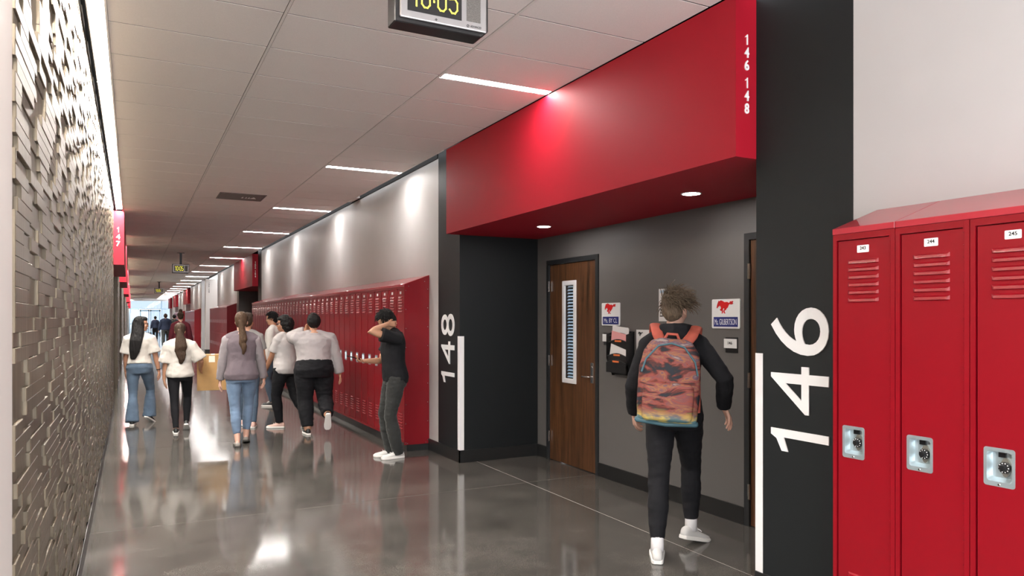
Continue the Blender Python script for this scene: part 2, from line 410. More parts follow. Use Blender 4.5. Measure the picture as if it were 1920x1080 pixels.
bulkhead(21.35, 25.5, True, 'second red bulkhead on the right with number 152 154')
bulkhead(48, 52.2, True, 'third red bulkhead on the right')
bulkhead(61, 65.2, True, 'fourth red bulkhead on the right')
bulkhead(70.5, 74.5, True, 'farthest red bulkhead on the right')
LB = ((13.85, 17.9), (20.4, 24.5), (30.5, 34.6), (45, 49), (60, 64), (71, 75))
for i, (a, b) in enumerate(LB):
    bulkhead(a, b, False, ['red bulkhead on the left with number 147', 'second red bulkhead on the left', 'third red bulkhead on the left', 'fourth red bulkhead on the left', 'fifth red bulkhead on the left', 'farthest red bulkhead on the left'][i])
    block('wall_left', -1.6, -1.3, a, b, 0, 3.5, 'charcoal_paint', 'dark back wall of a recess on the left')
# ---- left wall with block relief
block('wall_left', -.6, -.278, Y_BACK, 2.30, 0, 3.5, 'beige_paint', 'plain beige wall edge at the near left')
segs = [(2.30, LB[0][0])] + [(LB[i][1], LB[i+1][0]) for i in range(len(LB)-1)] + [(LB[-1][1], Y_END)]
rng = random.Random(11)
def relief_box(mb, y0, y1, z0, z1, xf, b=.0018):
    xb = XLB
    v = [(xb,y0,z0),(xb,y1,z0),(xb,y1,z1),(xb,y0,z1),
         (xf-b,y0,z0),(xf-b,y1,z0),(xf-b,y1,z1),(xf-b,y0,z1),
         (xf,y0+b,z0+b),(xf,y1-b,z0+b),(xf,y1-b,z1-b),(xf,y0+b,z1-b)]
    f = [(8,9,10,11)]
    for i in range(4):
        j = (i+1) % 4
        f += [(4+i, 4+j, 8+j, 8+i), (i, j, 4+j, 4+i)]
    mb.add(v, f)
for si, (a, b) in enumerate(segs):
    w = block('wall_left', -1.6, XLB, a, b, 0, 3.5, 'bronze_relief',
              ['near textured wall of bronze-grey raised blocks', 'second textured wall panel past the first red bulkhead', 'third textured wall panel on the left', 'fourth textured wall panel on the left', 'fifth textured wall panel on the left', 'sixth textured wall panel on the left', 'last textured wall panel by the glazed entrance'][si])
    rh = .0405 if si == 0 else .075
    z0 = .135; rows = int((3.47-z0)/rh)
    grid = {}
    cells = []
    for r in range(rows):
        yy = a - rng.random()*.4; proud = rng.random() < .5; sc = 1 if si == 0 else 1.5
        while yy < b:
            ln = (rng.uniform(.18, .52) if proud else rng.uniform(.14, .38))*sc
            if proud or rng.random() < .22:
                y0 = max(yy, a); y1 = min(yy+ln, b)
                if y1-y0 > .02: cells.append((y0, y1, z0+r*rh, z0+(r+1)*rh, XLB + (.0112 if proud else .0055) - rng.random()*.0008, proud))
            yy += ln; proud = not proud
    # merge a few vertically so that some blocks are two or three courses tall
    out = []
    for (y0, y1, za, zb, xf, lv) in cells:
        q = rng.random()
        out.append((y0, y1, za, zb, xf))
    out.sort(key=lambda t: t[0])
    n_single = 300 if si == 0 else 0
    rest = MB()
    for i, t in enumerate(out):
        if i < n_single:
            mb = MB(); relief_box(mb, *t); mb.obj('relief_block', 'bronze_relief', w)
        else: relief_box(rest, *t)
    o = rest.obj('relief_block_field', 'bronze_relief', w); o['kind'] = 'stuff'
    block('baseboard_left', XLB, -.268, a, b, 0, .125, 'black_base', 'black baseboard under the textured wall')
# ---- baseboards right
def base(x0, x1, y0, y1, label): block('baseboard_right', x0, x1, y0, y1, 0, .132, 'black_base', label)
base(XR-.012, XR, 7.208, 8.123, 'black baseboard under the number 148')
base(XR-.012, XA, 7.208, 7.22, 'black baseboard along the dark side of the recess')
base(XA-.012, XA, 4.062, 5.992, 'black baseboard on the grey wall between the doors')
base(XA-.012, XA, 7.007, 7.208, 'short black baseboard beside the wooden door')
base(XR-.012, XR, 2.27, 3.02, 'black baseboard under the number 146')
base(XR-.012, XR, 20.33, 21.35, 'black baseboard past the long locker row')
base(2.968, 2.98, 35.988, 36.5, 'black baseboard on the side of the beige pier')
base(2.968, 4.4, 35.988, 36.0, 'black baseboard under the beige pier')
# ---- corner guards
def guard(y, s, label):
    g = MB()
    g.prism([(XR-.004, y-s*.004), (XR+.05, y-s*.004), (XR+.05, y), (XR, y), (XR, y+s*.05), (XR-.004, y+s*.05)], 2, .133, 1.358)
    return tag(g.obj('corner_guard', 'white_plastic', bevel=.001), label, 'corner guard', 'white corner guards of the recess')
guard(7.22, 1, 'white corner guard beside the big number 148'); 
g = MB().prism([(XR-.004, 3.024), (XR+.05, 3.024), (XR+.05, 3.02), (XR, 3.02), (XR, 2.97), (XR-.004, 2.97)], 2, .108, 1.355)
tag(g.obj('corner_guard', 'white_plastic', bevel=.001), 'tall white corner guard beside the big number 146', 'corner guard', 'white corner guards of the recess')
# ---- glazed far end
def endwall():
    w = block('wall_end', -1.6, -.25, Y_END-.15, Y_END+.15, 0, 3.5, 'white_paint', 'white wall left of the glazed entrance')
    block('wall_end', -.25, 5.2, Y_END-.1, Y_END+.1, 3.22, 3.5, 'white_paint', 'white header above the glazed entrance')
    win = struct(MB().box(-.25, -.17, Y_END-.05, Y_END+.05, 0, 3.22).obj('window_1', 'storefront'), 'blue-grey glazed entrance wall at the far end')
    for x in (2.47, 3.9): MB().box(x, x+.09, Y_END-.05, Y_END+.05, 0, 3.22).obj('mullion', 'storefront', win)
    for z in (.0, 1.0): MB().box(-.17, .62, Y_END-.04, Y_END+.04, z, z+.07).obj('rail', 'storefront', win)
    MB().box(-.17, 3.9, Y_END-.04, Y_END+.04, 2.42, 2.5).obj('rail', 'storefront', win)
    MB().box(2.56, 3.9, Y_END-.04, Y_END+.04, 0, .07).obj('rail', 'storefront', win)
    for x0, x1, z0, z1 in ((-.17, .62, .07, 1.0), (-.17, .62, 1.07, 2.42), (-.17, 2.47, 2.5, 3.22), (2.56, 3.9, .07, 2.42), (2.56, 3.9, 2.5, 3.22)):
        MB().box(x0, x1, Y_END-.006, Y_END+.006, z0, z1).obj('pane', 'dimmed_glass', win)
    for i, (x0, x1) in enumerate(((.64, 1.5), (1.51, 2.45))):
        d = MB()
        d.box(x0, x0+.12, Y_END-.03, Y_END+.03, 0, 2.4); d.box(x1-.12, x1, Y_END-.03, Y_END+.03, 0, 2.4)
        d.box(x0, x1, Y_END-.03, Y_END+.03, 2.22, 2.4); d.box(x0, x1, Y_END-.03, Y_END+.03, 0, .22)
        o = struct(d.obj(f'door_{i+3}', 'storefront'), ['left leaf of the glazed double door at the far end', 'right leaf of the glazed double door at the far end'][i])
        MB().box(x0+.12, x1-.12, Y_END-.006, Y_END+.006, .22, 2.22).obj('pane', 'dimmed_glass', o)
        MB().box(x0+.14 if i else x1-.16, x0+.16 if i else x1-.14, Y_END-.09, Y_END-.06, .8, 1.4).obj('handle', 'chrome', o)
endwall()
# ================================================================== LIGHT FIXTURES
for i, y in enumerate(strips):
    if y > Y_END-2: continue
    t = thing('strip_light', f'white linear ceiling light, {nth(i-1)} from the clock end' if i >= 2 else 'white linear ceiling light behind the viewpoint', 'ceiling light', (0, y, H_CEIL), group='linear lights across the ceiling edge')
    t['label'] = ('white linear ceiling light ending at the red bulkhead of rooms 146 and 148' if i == 0 else
                  f'white linear ceiling light, {nth(i)} strip past the red bulkhead of rooms 146 and 148')
    MB().box(2.04, X_EDGE-.002, -.047, .047, .006, .05).obj('housing', 'grid_white', t)
    MB().box(2.055, X_EDGE-.006, -.040, .040, -.001, .006).obj('lens', 'led_white', t)
for k in range(7):
    y0 = -.9 + 2.44*k; y1 = min(y0+2.42, 13.84)
    if y1 < y0: continue
    t = thing('wall_grazer_light', f'bright linear light in the slot above the textured wall, {nth(k+1)} length from the near end', 'linear light', (-.19, (y0+y1)/2, 3.36), group='grazing lights above the textured wall')
    h = (y1-y0)/2
    MB().box(-.045, .045, -h, h, .022, .07).obj('housing', 'white_plastic', t)
    MB().box(-.030, .034, -h+.004, h-.004, .012, .022).obj('lens', 'cove_white', t)
    MB().box(-.047, -.040, -h, h, -.004, .022).obj('reflector', 'white_plastic', t)
for k, (a, b) in enumerate(segs[1:]):
    t = thing('wall_grazer_light', f'bright linear light above the {["second","third","fourth","fifth","sixth","last"][k]} textured wall panel', 'linear light', (-.19, (a+b)/2, 3.36), group='grazing lights above the textured wall')
    h = (b-a)/2-.05
    MB().box(-.045, .045, -h, h, .022, .07).obj('housing', 'white_plastic', t)
    MB().box(-.030, .034, -h, h, .012, .022).obj('lens', 'cove_white', t)
def disc(mb, c, r0, r1, z0, z1, n=28):
    """ring between radii (r0 inner) extruded in z"""
    v = []; f = []
    for k in range(n):
        w = 2*PI*k/n
        for r, z in ((r0, z0), (r1, z0), (r1, z1), (r0, z1)): v.append((c[0]+r*math.cos(w), c[1]+r*math.sin(w), z))
    for k in range(n):
        j = (k+1) % n
        for q in range(4): f.append((k*4+q, j*4+q, j*4+(q+1) % 4, k*4+(q+1) % 4))
    mb.add(v, f)
for y, lb in ((6.19, 'round recessed downlight in the red soffit, close to the wooden door with a window'), (4.07, 'round recessed downlight in the red soffit, above the backpack wearer')):
    t = thing('downlight', lb, 'downlight', (3.567, y, Z_SOF), group='downlights in the red soffit')
    m = MB(); disc(m, (0, 0), .062, .074, -.004, .0); m.obj('trim_ring', 'white_plastic', t)
    m = MB(); disc(m, (0, 0), .0, .062, -.003, -.001); m.obj('lens', 'down_white', t)

# ================================================================== CLOCKS
FONT57 = {'1': ['..#..','.##..','..#..','..#..','..#..','..#..','.###.'], '0': ['.###.','#...#','#...#','#...#','#...#','#...#','.###.'],
          '5': ['#####','#....','####.','....#','....#','#...#','.###.'], ':': ['.','.','#','.','#','.','.']}
def clock(y, label, rich=True):
    W, Hh, D = .40, .24, .10
    t = thing('wall_clock', label, 'clock', (1.19, y, 2.79), group='hanging digital corridor clocks')
    c = MB(); c.prism([(-W/2-.02, 0), (W/2-.02, 0), (W/2+.012, .03), (W/2+.012, Hh+.01), (-W/2-.02, Hh+.01)], 1, 0.006, D); c.obj('case', 'black_plastic', t, bevel=.004)
    b = MB(); b.box(-W/2, W/2, -.006, .006, .018, Hh)
    b.obj('bezel', 'aluminium', t, bevel=.006, seg=2)
    MB().box(-.168, .078, -.008, .0, .05, Hh-.03).obj('display', 'black_plastic', t)
    MB().box(.102, .168, -.008, .0, .055, Hh-.035).obj('speaker_grille', 'speaker_grille', t)
    # lit time display
    def stroke(m, pts, w=.0062):
        for (x0, z0), (x1, z1) in zip(pts, pts[1:]):
            d = math.hypot(x1-x0, z1-z0); ux, uz = (x1-x0)/d*w/2, (z1-z0)/d*w/2
            m.prism([(x0-ux-uz, z0-uz+ux), (x0-ux+uz, z0-uz-ux), (x1+ux+uz, z1+uz-ux), (x1+ux-uz, z1+uz+ux)], 1, -.0095, -.0079)
    x = -.155; gw, gz, gh = .036, .074, .11
    for ch in '10:05':
        m = MB(); c = .012
        if ch == '0': stroke(m, [(x+q*gw, gz+p*gh) for q, p in ((.3, 0), (.7, 0), (1, .12), (1, .88), (.7, 1), (.3, 1), (0, .88), (0, .12), (.3, 0))]); x += .053
        elif ch == '5': stroke(m, [(x+q*gw, gz+p*gh) for q, p in ((0, .12), (.3, 0), (.7, 0), (1, .14), (1, .42), (.7, .56), (0, .52), (0, 1), (1, 1))]); x += .053
        elif ch == '1': stroke(m, [(x+.026, gz), (x+.026, gz+gh), (x+.010, gz+gh*.84)]); x += .050
        else:
            MB().box(x-.002, x+.006, -.0095, -.0079, gz+gh*.25, gz+gh*.25+.010).obj('colon_dot', 'led_yellow', t)
            m.box(x-.002, x+.006, -.0095, -.0079, gz+gh*.62, gz+gh*.62+.010).obj('colon_dot', 'led_yellow', t)
            x += .020; continue
        m.obj('digit', 'led_yellow', t)
    s = MB(); s.box(-.03, .03, .02, .07, Hh+.01, H_CEIL-2.79-.01); s.obj('hanger', 'black_plastic', t)
    MB().box(-.09, .09, 0, .09, H_CEIL-2.79-.012, H_CEIL-2.79).obj('ceiling_plate', 'black_plastic', t)
    if rich:
        put_text('maker_name', 'ADVANCED', 'ink', FACE_S, (1.19+.146, y-.0068, 2.79+.035), .009, .052, t, .001)
        m = MB(); disc(m, (0, 0), .004, .006, 0, .001, 12); o = m.obj('maker_mark', 'ink', t); o.matrix_basis = basis(*FACE_S, (.108, -.0068, .034))
        m = MB(); disc(m, (0, 0), .003, .0055, 0, .001, 4); o = m.obj('sensor_mark', 'ink', t); o.matrix_basis = basis(*FACE_S, (-.04, -.0068, .033))
clock(2.92, 'nearest hanging digital clock showing 10:05 with metal bezel')
clock(22.0, 'middle black digital clock hanging further down the corridor', False)
clock(40.0, 'farthest tiny black digital clock hanging near the glazed end', False)

# ================================================================== CEILING VENT
t = thing('ceiling_vent', 'dark rectangular air vent set in the ceiling', 'air vent', (1.435, 11.46, H_CEIL))
MB().box(-.622, .590, -.302, .302, .0, .012).obj('surround', 'tile_white', t)
m = MB(); m.box(-.32, .32, -.30, -.285, -.008, .004); m.box(-.32, .32, .285, .30, -.008, .004); m.box(-.32, -.305, -.285, .285, -.008, .004); m.box(.305, .32, -.285, .285, -.008, .004); m.obj('frame', 'vent_metal', t)
MB().box(-.305, .305, -.285, .285, -.002, .004).obj('core', 'black_void', t)
for k in range(5):
    yy = -.24+.12*k
    MB().prism([(yy-.045, -.003), (yy+.03, -.010), (yy+.034, -.008), (yy-.04, -.001)], 0, -.30, .30).obj('slat', 'vent_metal', t)
for k, (xx, w) in enumerate(((.02, .035), (.07, .03), (.11, .03), (.17, .09))):
    MB().prism([(xx-w/2, .06), (xx+w/2, .06), (xx, -.08)], 2, -.013, -.010).obj('vent_glint', 'white_plastic', t)  # added white triangles stand for light reflected in the vent

# ================================================================== NUMBER SIGNS
ONE = [(.118, 0), (.118, .374), (.084, .374), (.064, .336), (.0, .300), (.0, .258), (.074, .288), (.074, 0)]
def big_number(digits, ytop, label):
    # white digits turned to read upward; widths follow the letterforms
    t = thing('room_number', label, 'number sign', (XR, ytop-.187, .8))
    spans = {'1': (.835, .975), '4': (1.045, 1.295), '6': (1.355, 1.606), '8': (1.355, 1.600)}
    for ch in digits:
        z0, z1 = spans[ch]
        if ch == '1':
            o = MB().prism([(x, y-.187) for x, y in ONE], 2, -.003, .003).obj('digit', 'digit_white', t)
            o.matrix_basis = t.matrix_basis.inverted() @ basis(*FACE_W_UP, (XR-.003, ytop-.187, z0)); continue
        o = put_text('digit', ch, 'digit_white', FACE_W_UP, (XR-.003, ytop-.187, (z0+z1)/2), .374, z1-z0, t, .006, bold=0)
big_number('146', 2.908, 'large white digits 146 turned sideways beside the foreground lockers')
big_number('148', 7.735, 'large white digits 148 turned sideways beside the raised-arm student')
def stacked(body, x, y, ztop, h, w, label, m='digit_white', step=None, gap=.03):
    t = thing('stacked_number', label, 'number sign', (x, y, ztop-.5))
    z = ztop; step = step or h*1.22
    for ch in body:
        if ch == ' ': z -= gap; continue
        if ch == '1':
            o = MB().prism([((x-.075)/.374*h, y/.374*h-h/2) for x, y in ONE], 2, -.003, .003).obj('digit', m, t)
            o.matrix_basis = t.matrix_basis.inverted() @ basis(*FACE_S, (x, y-.003, z-h/2)); z -= step; continue
        put_text('digit', ch, m, FACE_S, (x, y-.003, z-h/2), h, w*(.62 if ch == '1' else 1), t, .006, bold=.022)
        z -= step
stacked('146 148', 3.045, 3.02, 3.135, .058, .032, 'small white stacked digits 146 148 on the end of the red bulkhead', step=.0715, gap=.027)
stacked('152 154', 3.045, 21.35, 3.135, .06, .036, 'small white stacked digits 152 154 on the second red bulkhead', step=.0715, gap=.03)
stacked('147', -.205, 13.85, 3.07, .085, .058, 'small white stacked digits 147 on the left red bulkhead', step=.115)
stacked('156 158', 3.12, 36.0, 3.22, .066, .04, 'dark stacked digits on the beige pier far ahead', m='ink', step=.082, gap=.02)
# ================================================================== LOCKERS
LW, LD = .305, .305            # one locker: 12 in wide, 12 in deep
XF = XR-LD-.0                  # front plane
def rrect(y0, y1, z0, z1, r, n=5):
    p = []
    for cy, cz, a0 in ((y1-r, z1-r, 0), (y0+r, z1-r, 90), (y0+r, z0+r, 180), (y1-r, z0+r, 270)):
        for k in range(n+1):
            w = math.radians(a0+90*k/n); p.append((cy+r*math.cos(w), cz+r*math.sin(w)))
    return p
# local frame: x into the wall from the front plane, y = 0..LW (growing away from the camera), z up
HY, HZ, HW, HH = LW-.022-.083, 1.004, .055, .071      # latch centre and half size
def me_body():
    m = MB(); w = LW-.0015
    m.box(.036, .300, .0015, w, .10, 1.925); m.box(.02, .036, .0015, .024, .1, 1.925); m.box(.02, .036, w-.022, w, .1, 1.925); m.box(.02, .036, .02, w-.02, .1, .132); m.box(.02, .036, .02, w-.02, 1.893, 1.925)
    m.box(0, .022, .0015, .021, .10, 1.925); m.box(0, .022, w-.019, w, .10, 1.925)
    m.box(0, .022, .021, w-.019, 1.898, 1.925); m.box(0, .022, .021, w-.019, .10, .128)
    return m.mesh('locker_body')
def me_door():
    m = MB(); a, b, c, d = .0265, LW-.0275, .132, 1.893
    y0, y1, z0, z1 = HY-HW+.006, HY+HW-.006, HZ-HH+.006, HZ+HH-.006
    m.box(.003, .016, a, y0, c, d); m.box(.003, .016, y1, b, c, d); m.box(.003, .016, y0, y1, z1, d); m.box(.003, .016, y0, y1, c, z0)
    return m.mesh('locker_door')
def me_louver(w=.15):
    # pressed louver: bulges out and opens downward
    h = .017; p = .0085; m = MB()
    y0, y1 = -w/2, w/2; i = .012
    v = [(0,y0,h/2),(0,y1,h/2),(0,y1,-h/2),(0,y0,-h/2), (-p*.75,y0+i,h*.12),(-p*.75,y1-i,h*.12),(-p,y1-i*.8,-h/2),(-p,y0+i*.8,-h/2)]
    f = [(0,1,5,4),(4,5,6,7),(0,4,7,3),(1,2,6,5),(3,7,6,2)]
    m.add(v, f); return m.mesh('louver')
def me_vents(w=.15):
    m = MB()
    for zc in [1.800-.0335*k for k in range(6)]+[.42-.0335*k for k in range(6)]:
        h = .017; p = .0085; y0, y1 = LW/2-w/2, LW/2+w/2; i = .012
        v = [(.003,y0,zc+h/2),(.003,y1,zc+h/2),(.003,y1,zc-h/2),(.003,y0,zc-h/2), (.003-p*.75,y0+i,zc+h*.12),(.003-p*.75,y1-i,zc+h*.12),(.003-p,y1-i*.8,zc-h/2),(.003-p,y0+i*.8,zc-h/2)]
        m.add(v, [(0,1,5,4),(4,5,6,7),(0,4,7,3),(1,2,6,5),(3,7,6,2)])
    return m.mesh('louvers')
def me_plate():
    # latch pan: flange with rounded corners and a pressed cup
    m = MB(); n = 24
    out = rrect(-HW, HW, -HH, HH, .010); inn = rrect(-HW+.011, HW-.011, -HH+.018, HH-.014, .010); deep = rrect(-HW+.018, HW-.018, -HH+.030, HH-.018, .008)
    N = len(out); v = [(.0005, *p) for p in out]+[(-.0015, *p) for p in out]+[(-.0015, *p) for p in inn]+[(.026, *p) for p in deep]
    f = []
    for k in range(N):
        j = (k+1) % N
        for q in range(3): f.append((q*N+k, q*N+j, (q+1)*N+j, (q+1)*N+k))
    f.append(tuple(3*N+k for k in range(N)))
    m.add(v, f); return m.mesh('latch_pan')
def lathe_x(prof, n=20):
    """revolve (x, r) profile about the x axis"""
    v = []; f = []
    for x, r in prof:
        for k in range(n): v.append((x, r*math.cos(2*PI*k/n), r*math.sin(2*PI*k/n)))
    for i in range(len(prof)-1):
        for k in range(n):
            j = (k+1) % n; f.append((i*n+k, i*n+j, (i+1)*n+j, (i+1)*n+k))
    f.append(tuple(range(n))); f.append(tuple((len(prof)-1)*n+k for k in range(n)))
    return v, f
def me_lockbase():
    m = MB(); m.prism([(-.024, 0), (-.007, .032), (0, .036), (.007, .032), (.024, 0), (.007, -.032), (0, -.036), (-.007, -.032)], 0, .017, .026); return m.mesh('lock_plate')
def me_dial():
    v, f = lathe_x([(.017, .0215), (.008, .0205), (.006, .0125), (-.006, .0105), (-.007, .004)], 22); return MB().add(v, f).mesh('lock_dial')
def me_ticks():
    m = MB()
    for k in range(10):
        w = 2*PI*k/10; c, s = math.cos(w), math.sin(w)
        m.box(.0062, .0088, .0165*c-.0017, .0165*c+.0017, .0165*s-.0017, .0165*s+.0017)
    return m.mesh('dial_marks')
def me_hinge():
    m = MB(); z = .14
    while z < 1.88:
        m.box(-.0005, .010, .0215, .0262, z, z+.045); z += .047
    return m.mesh('hinge')
ME = dict(body=me_body(), door=me_door(), louver=me_louver(), vents=me_vents(), plate=me_plate(), lockbase=me_lockbase(), dial=me_dial(), ticks=me_ticks(), hinge=me_hinge())
for k, mm in (('body','red_steel'),('door','red_steel'),('louver','red_steel'),('vents','red_steel'),('plate','zinc'),('lockbase','zinc_dark'),('dial','black_plastic'),('ticks','digit_white'),('hinge','red_steel')):
    ME[k].materials.append(MATS[mm])
ME['numplate'] = MB().prism(rrect(-.0285, .0285, -.016, .016, .003, 3), 0, -.0012, .0).mesh('number_plate'); ME['numplate'].materials.append(MATS['sign_white'])
ME['slot'] = MB().box(.018, .0265, -.013, .013, 0, .018).mesh('lock_slot'); ME['slot'].materials.append(MATS['black_plastic'])
v, f = lathe_x([(-.0035, .0036), (-.0015, .005), (0, .005)], 10); ME['screw'] = MB().add(v, f).mesh('screw'); ME['screw'].materials.append(MATS['chrome'])
def kid(key, name, parent, loc=(0, 0, 0)):
    o = bpy.data.objects.new(name, ME[key]); COL.objects.link(o); o.parent = parent; o.location = loc; return o
def locker(y0, label, group, detail, number=None):
    t = thing('locker', label, 'locker', (XF, y0, 0), group=group)
    kid('body', 'body', t); d = kid('door', 'door', t)
    if detail >= 1:
        for zc in [1.800-.0335*k for k in range(6)]+[.42-.0335*k for k in range(6)]: kid('louver', 'louver', d, (.003, LW/2, zc))
    else:
        kid('vents', 'louver_group', d)['kind'] = 'stuff'
    kid('plate', 'latch_pan', d, (.003, HY, HZ))
    kid('numplate', 'number_plate', d, (.003, LW/2, 1.853))
    if detail >= 2:
        kid('slot', 'latch_slot', d, (.003, HY, HZ+.035)); kid('lockbase', 'lock_plate', d, (.002, HY-.012, HZ)); kid('dial', 'lock_dial', d, (.002, HY-.012, HZ)); kid('ticks', 'dial_mark', d, (.002, HY-.012, HZ))
        kid('screw', 'screw', d, (.002, HY, HZ-HH+.008)); kid('hinge', 'hinge', t)
        if number: put_text('locker_number', number, 'ink', FACE_W, (XF+.0012, y0+LW/2, 1.856), .0145, None, t, .001, bold=.01)
    return t
N_START = 2.268
for k in range(4):
    lab = ['red steel locker numbered 243 beside the charcoal wall', 'red steel locker numbered 244, second from the charcoal wall', 'red steel locker numbered 245, third from the charcoal wall', 'red steel locker next to number 245, fourth from the charcoal wall'][k]
    locker(N_START-LW*(k+1), lab, 'tall red lockers in the foreground', 2, ['243', '244', '245', None][k])
A0 = 8.130
for k in range(40):
    locker(A0+LW*k, f'red steel locker, {nth(k+1)} from the end panel behind the phone user', 'tall red lockers in the long row', 1 if k < 16 else 0)
XT = XR
def slope_top(y0, y1, label, group, cap=0):
    t = MB(); zf, zb = 1.952, 2.062
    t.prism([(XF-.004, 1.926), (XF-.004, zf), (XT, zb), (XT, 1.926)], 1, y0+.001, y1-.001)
    return tag(t.obj('locker_sloped_cover', 'red_steel_lit_top', bevel=.0015), label, 'locker top', group)
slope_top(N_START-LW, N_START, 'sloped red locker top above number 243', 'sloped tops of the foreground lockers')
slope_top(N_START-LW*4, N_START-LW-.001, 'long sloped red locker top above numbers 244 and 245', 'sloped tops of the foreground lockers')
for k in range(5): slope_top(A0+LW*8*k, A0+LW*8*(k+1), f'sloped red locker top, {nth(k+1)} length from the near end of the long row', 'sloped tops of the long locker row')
def plinth(y0, y1, label): tag(MB().box(XF+.03, XR-.001, y0, y1, 0, .0995).obj('locker_plinth', 'black_base'), label, 'plinth', 'black locker plinths')
plinth(N_START-LW*4, N_START, 'black plinth under the foreground lockers'); plinth(A0, A0+LW*40, 'black plinth under the long row of lockers')
def end_panel(y, z0, label, screws=True):
    t = thing('locker_end_sheet', label, 'locker panel', (XF, y, 0))
    MB().prism([(-.006, z0), (-.006, 1.945), (LD-.002, 2.062), (LD-.002, z0)], 1, -.006, 0).obj('panel', 'red_steel', t, bevel=.001)
    if screws:
        pts = []
        for k in range(9):
            z = .10+k*.222; pts += [(.014, z), (LD-.022, z+.02)]
        pts += [(.035, .092), (.26, .092), (.048, 1.925), (LD-.06, 1.985)]
        for x, z in pts:
            o = bpy.data.objects.new('screw', ME['screw']); COL.objects.link(o); o.parent = t; o.location = (x, -.006, z); o.rotation_euler = (0, 0, PI/2); o.scale = (1, 1.15, 1.15)
end_panel(8.128, .075, 'red riveted end panel closing the long locker row')
# ---- two-tier rows further along
def me_tier():
    m = MB(); w = LW-.0015
    m.box(.018, .300, .0015, w, .10, 1.925); m.box(0, .018, .0015, .018, .1, 1.925); m.box(0, .018, w-.016, w, .1, 1.925)
    for z0, z1 in ((.10, .13), (.985, 1.045), (1.897, 1.925)): m.box(0, .018, .018, w-.016, z0, z1)
    return m.mesh('locker_body')
def me_tdoor(z0, z1):
    m = MB(); m.box(.002, .014, .024, LW-.024, z0, z1)
    return m.mesh('locker_door')
ME['tbody'] = me_tier(); ME['td0'] = me_tdoor(.136, .980); ME['td1'] = me_tdoor(1.05, 1.891)
ME['tpan'] = MB().box(-.002, .004, -.02, .02, -.06, .06).mesh('latch_pan')
for k, mm in (('tbody','red_steel'), ('td0','red_steel'), ('td1','red_steel'), ('tpan','zinc')): ME[k].materials.append(MATS[mm])
def tier_row(y0, n, rowname):
    for k in range(n):
        t = thing('locker', f'red two-tier locker, {nth(k+1)} from the near end of the {rowname} row', 'locker', (XF, y0+LW*k, 0), group=f'two-tier lockers of the {rowname} row')
        kid('tbody', 'body', t)
        for q, z in (('td0', .62), ('td1', 1.45)):
            d = kid(q, 'door', t); kid('tpan', 'latch_pan', d, (.002, HY, z))
    for k in range((n+9)//10):
        a = y0+LW*10*k; b = min(y0+LW*10*(k+1), y0+LW*n)
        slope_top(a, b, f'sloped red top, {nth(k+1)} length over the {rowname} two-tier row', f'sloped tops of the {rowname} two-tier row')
    plinth(y0, y0+LW*n, f'black plinth under the {rowname} two-tier row')
    end_panel(y0-.002, .075, f'plain red end panel of the {rowname} two-tier row', False)
tier_row(26.05, 20, 'second'); tier_row(40.35, 24, 'third'); tier_row(53.0, 24, 'fourth')

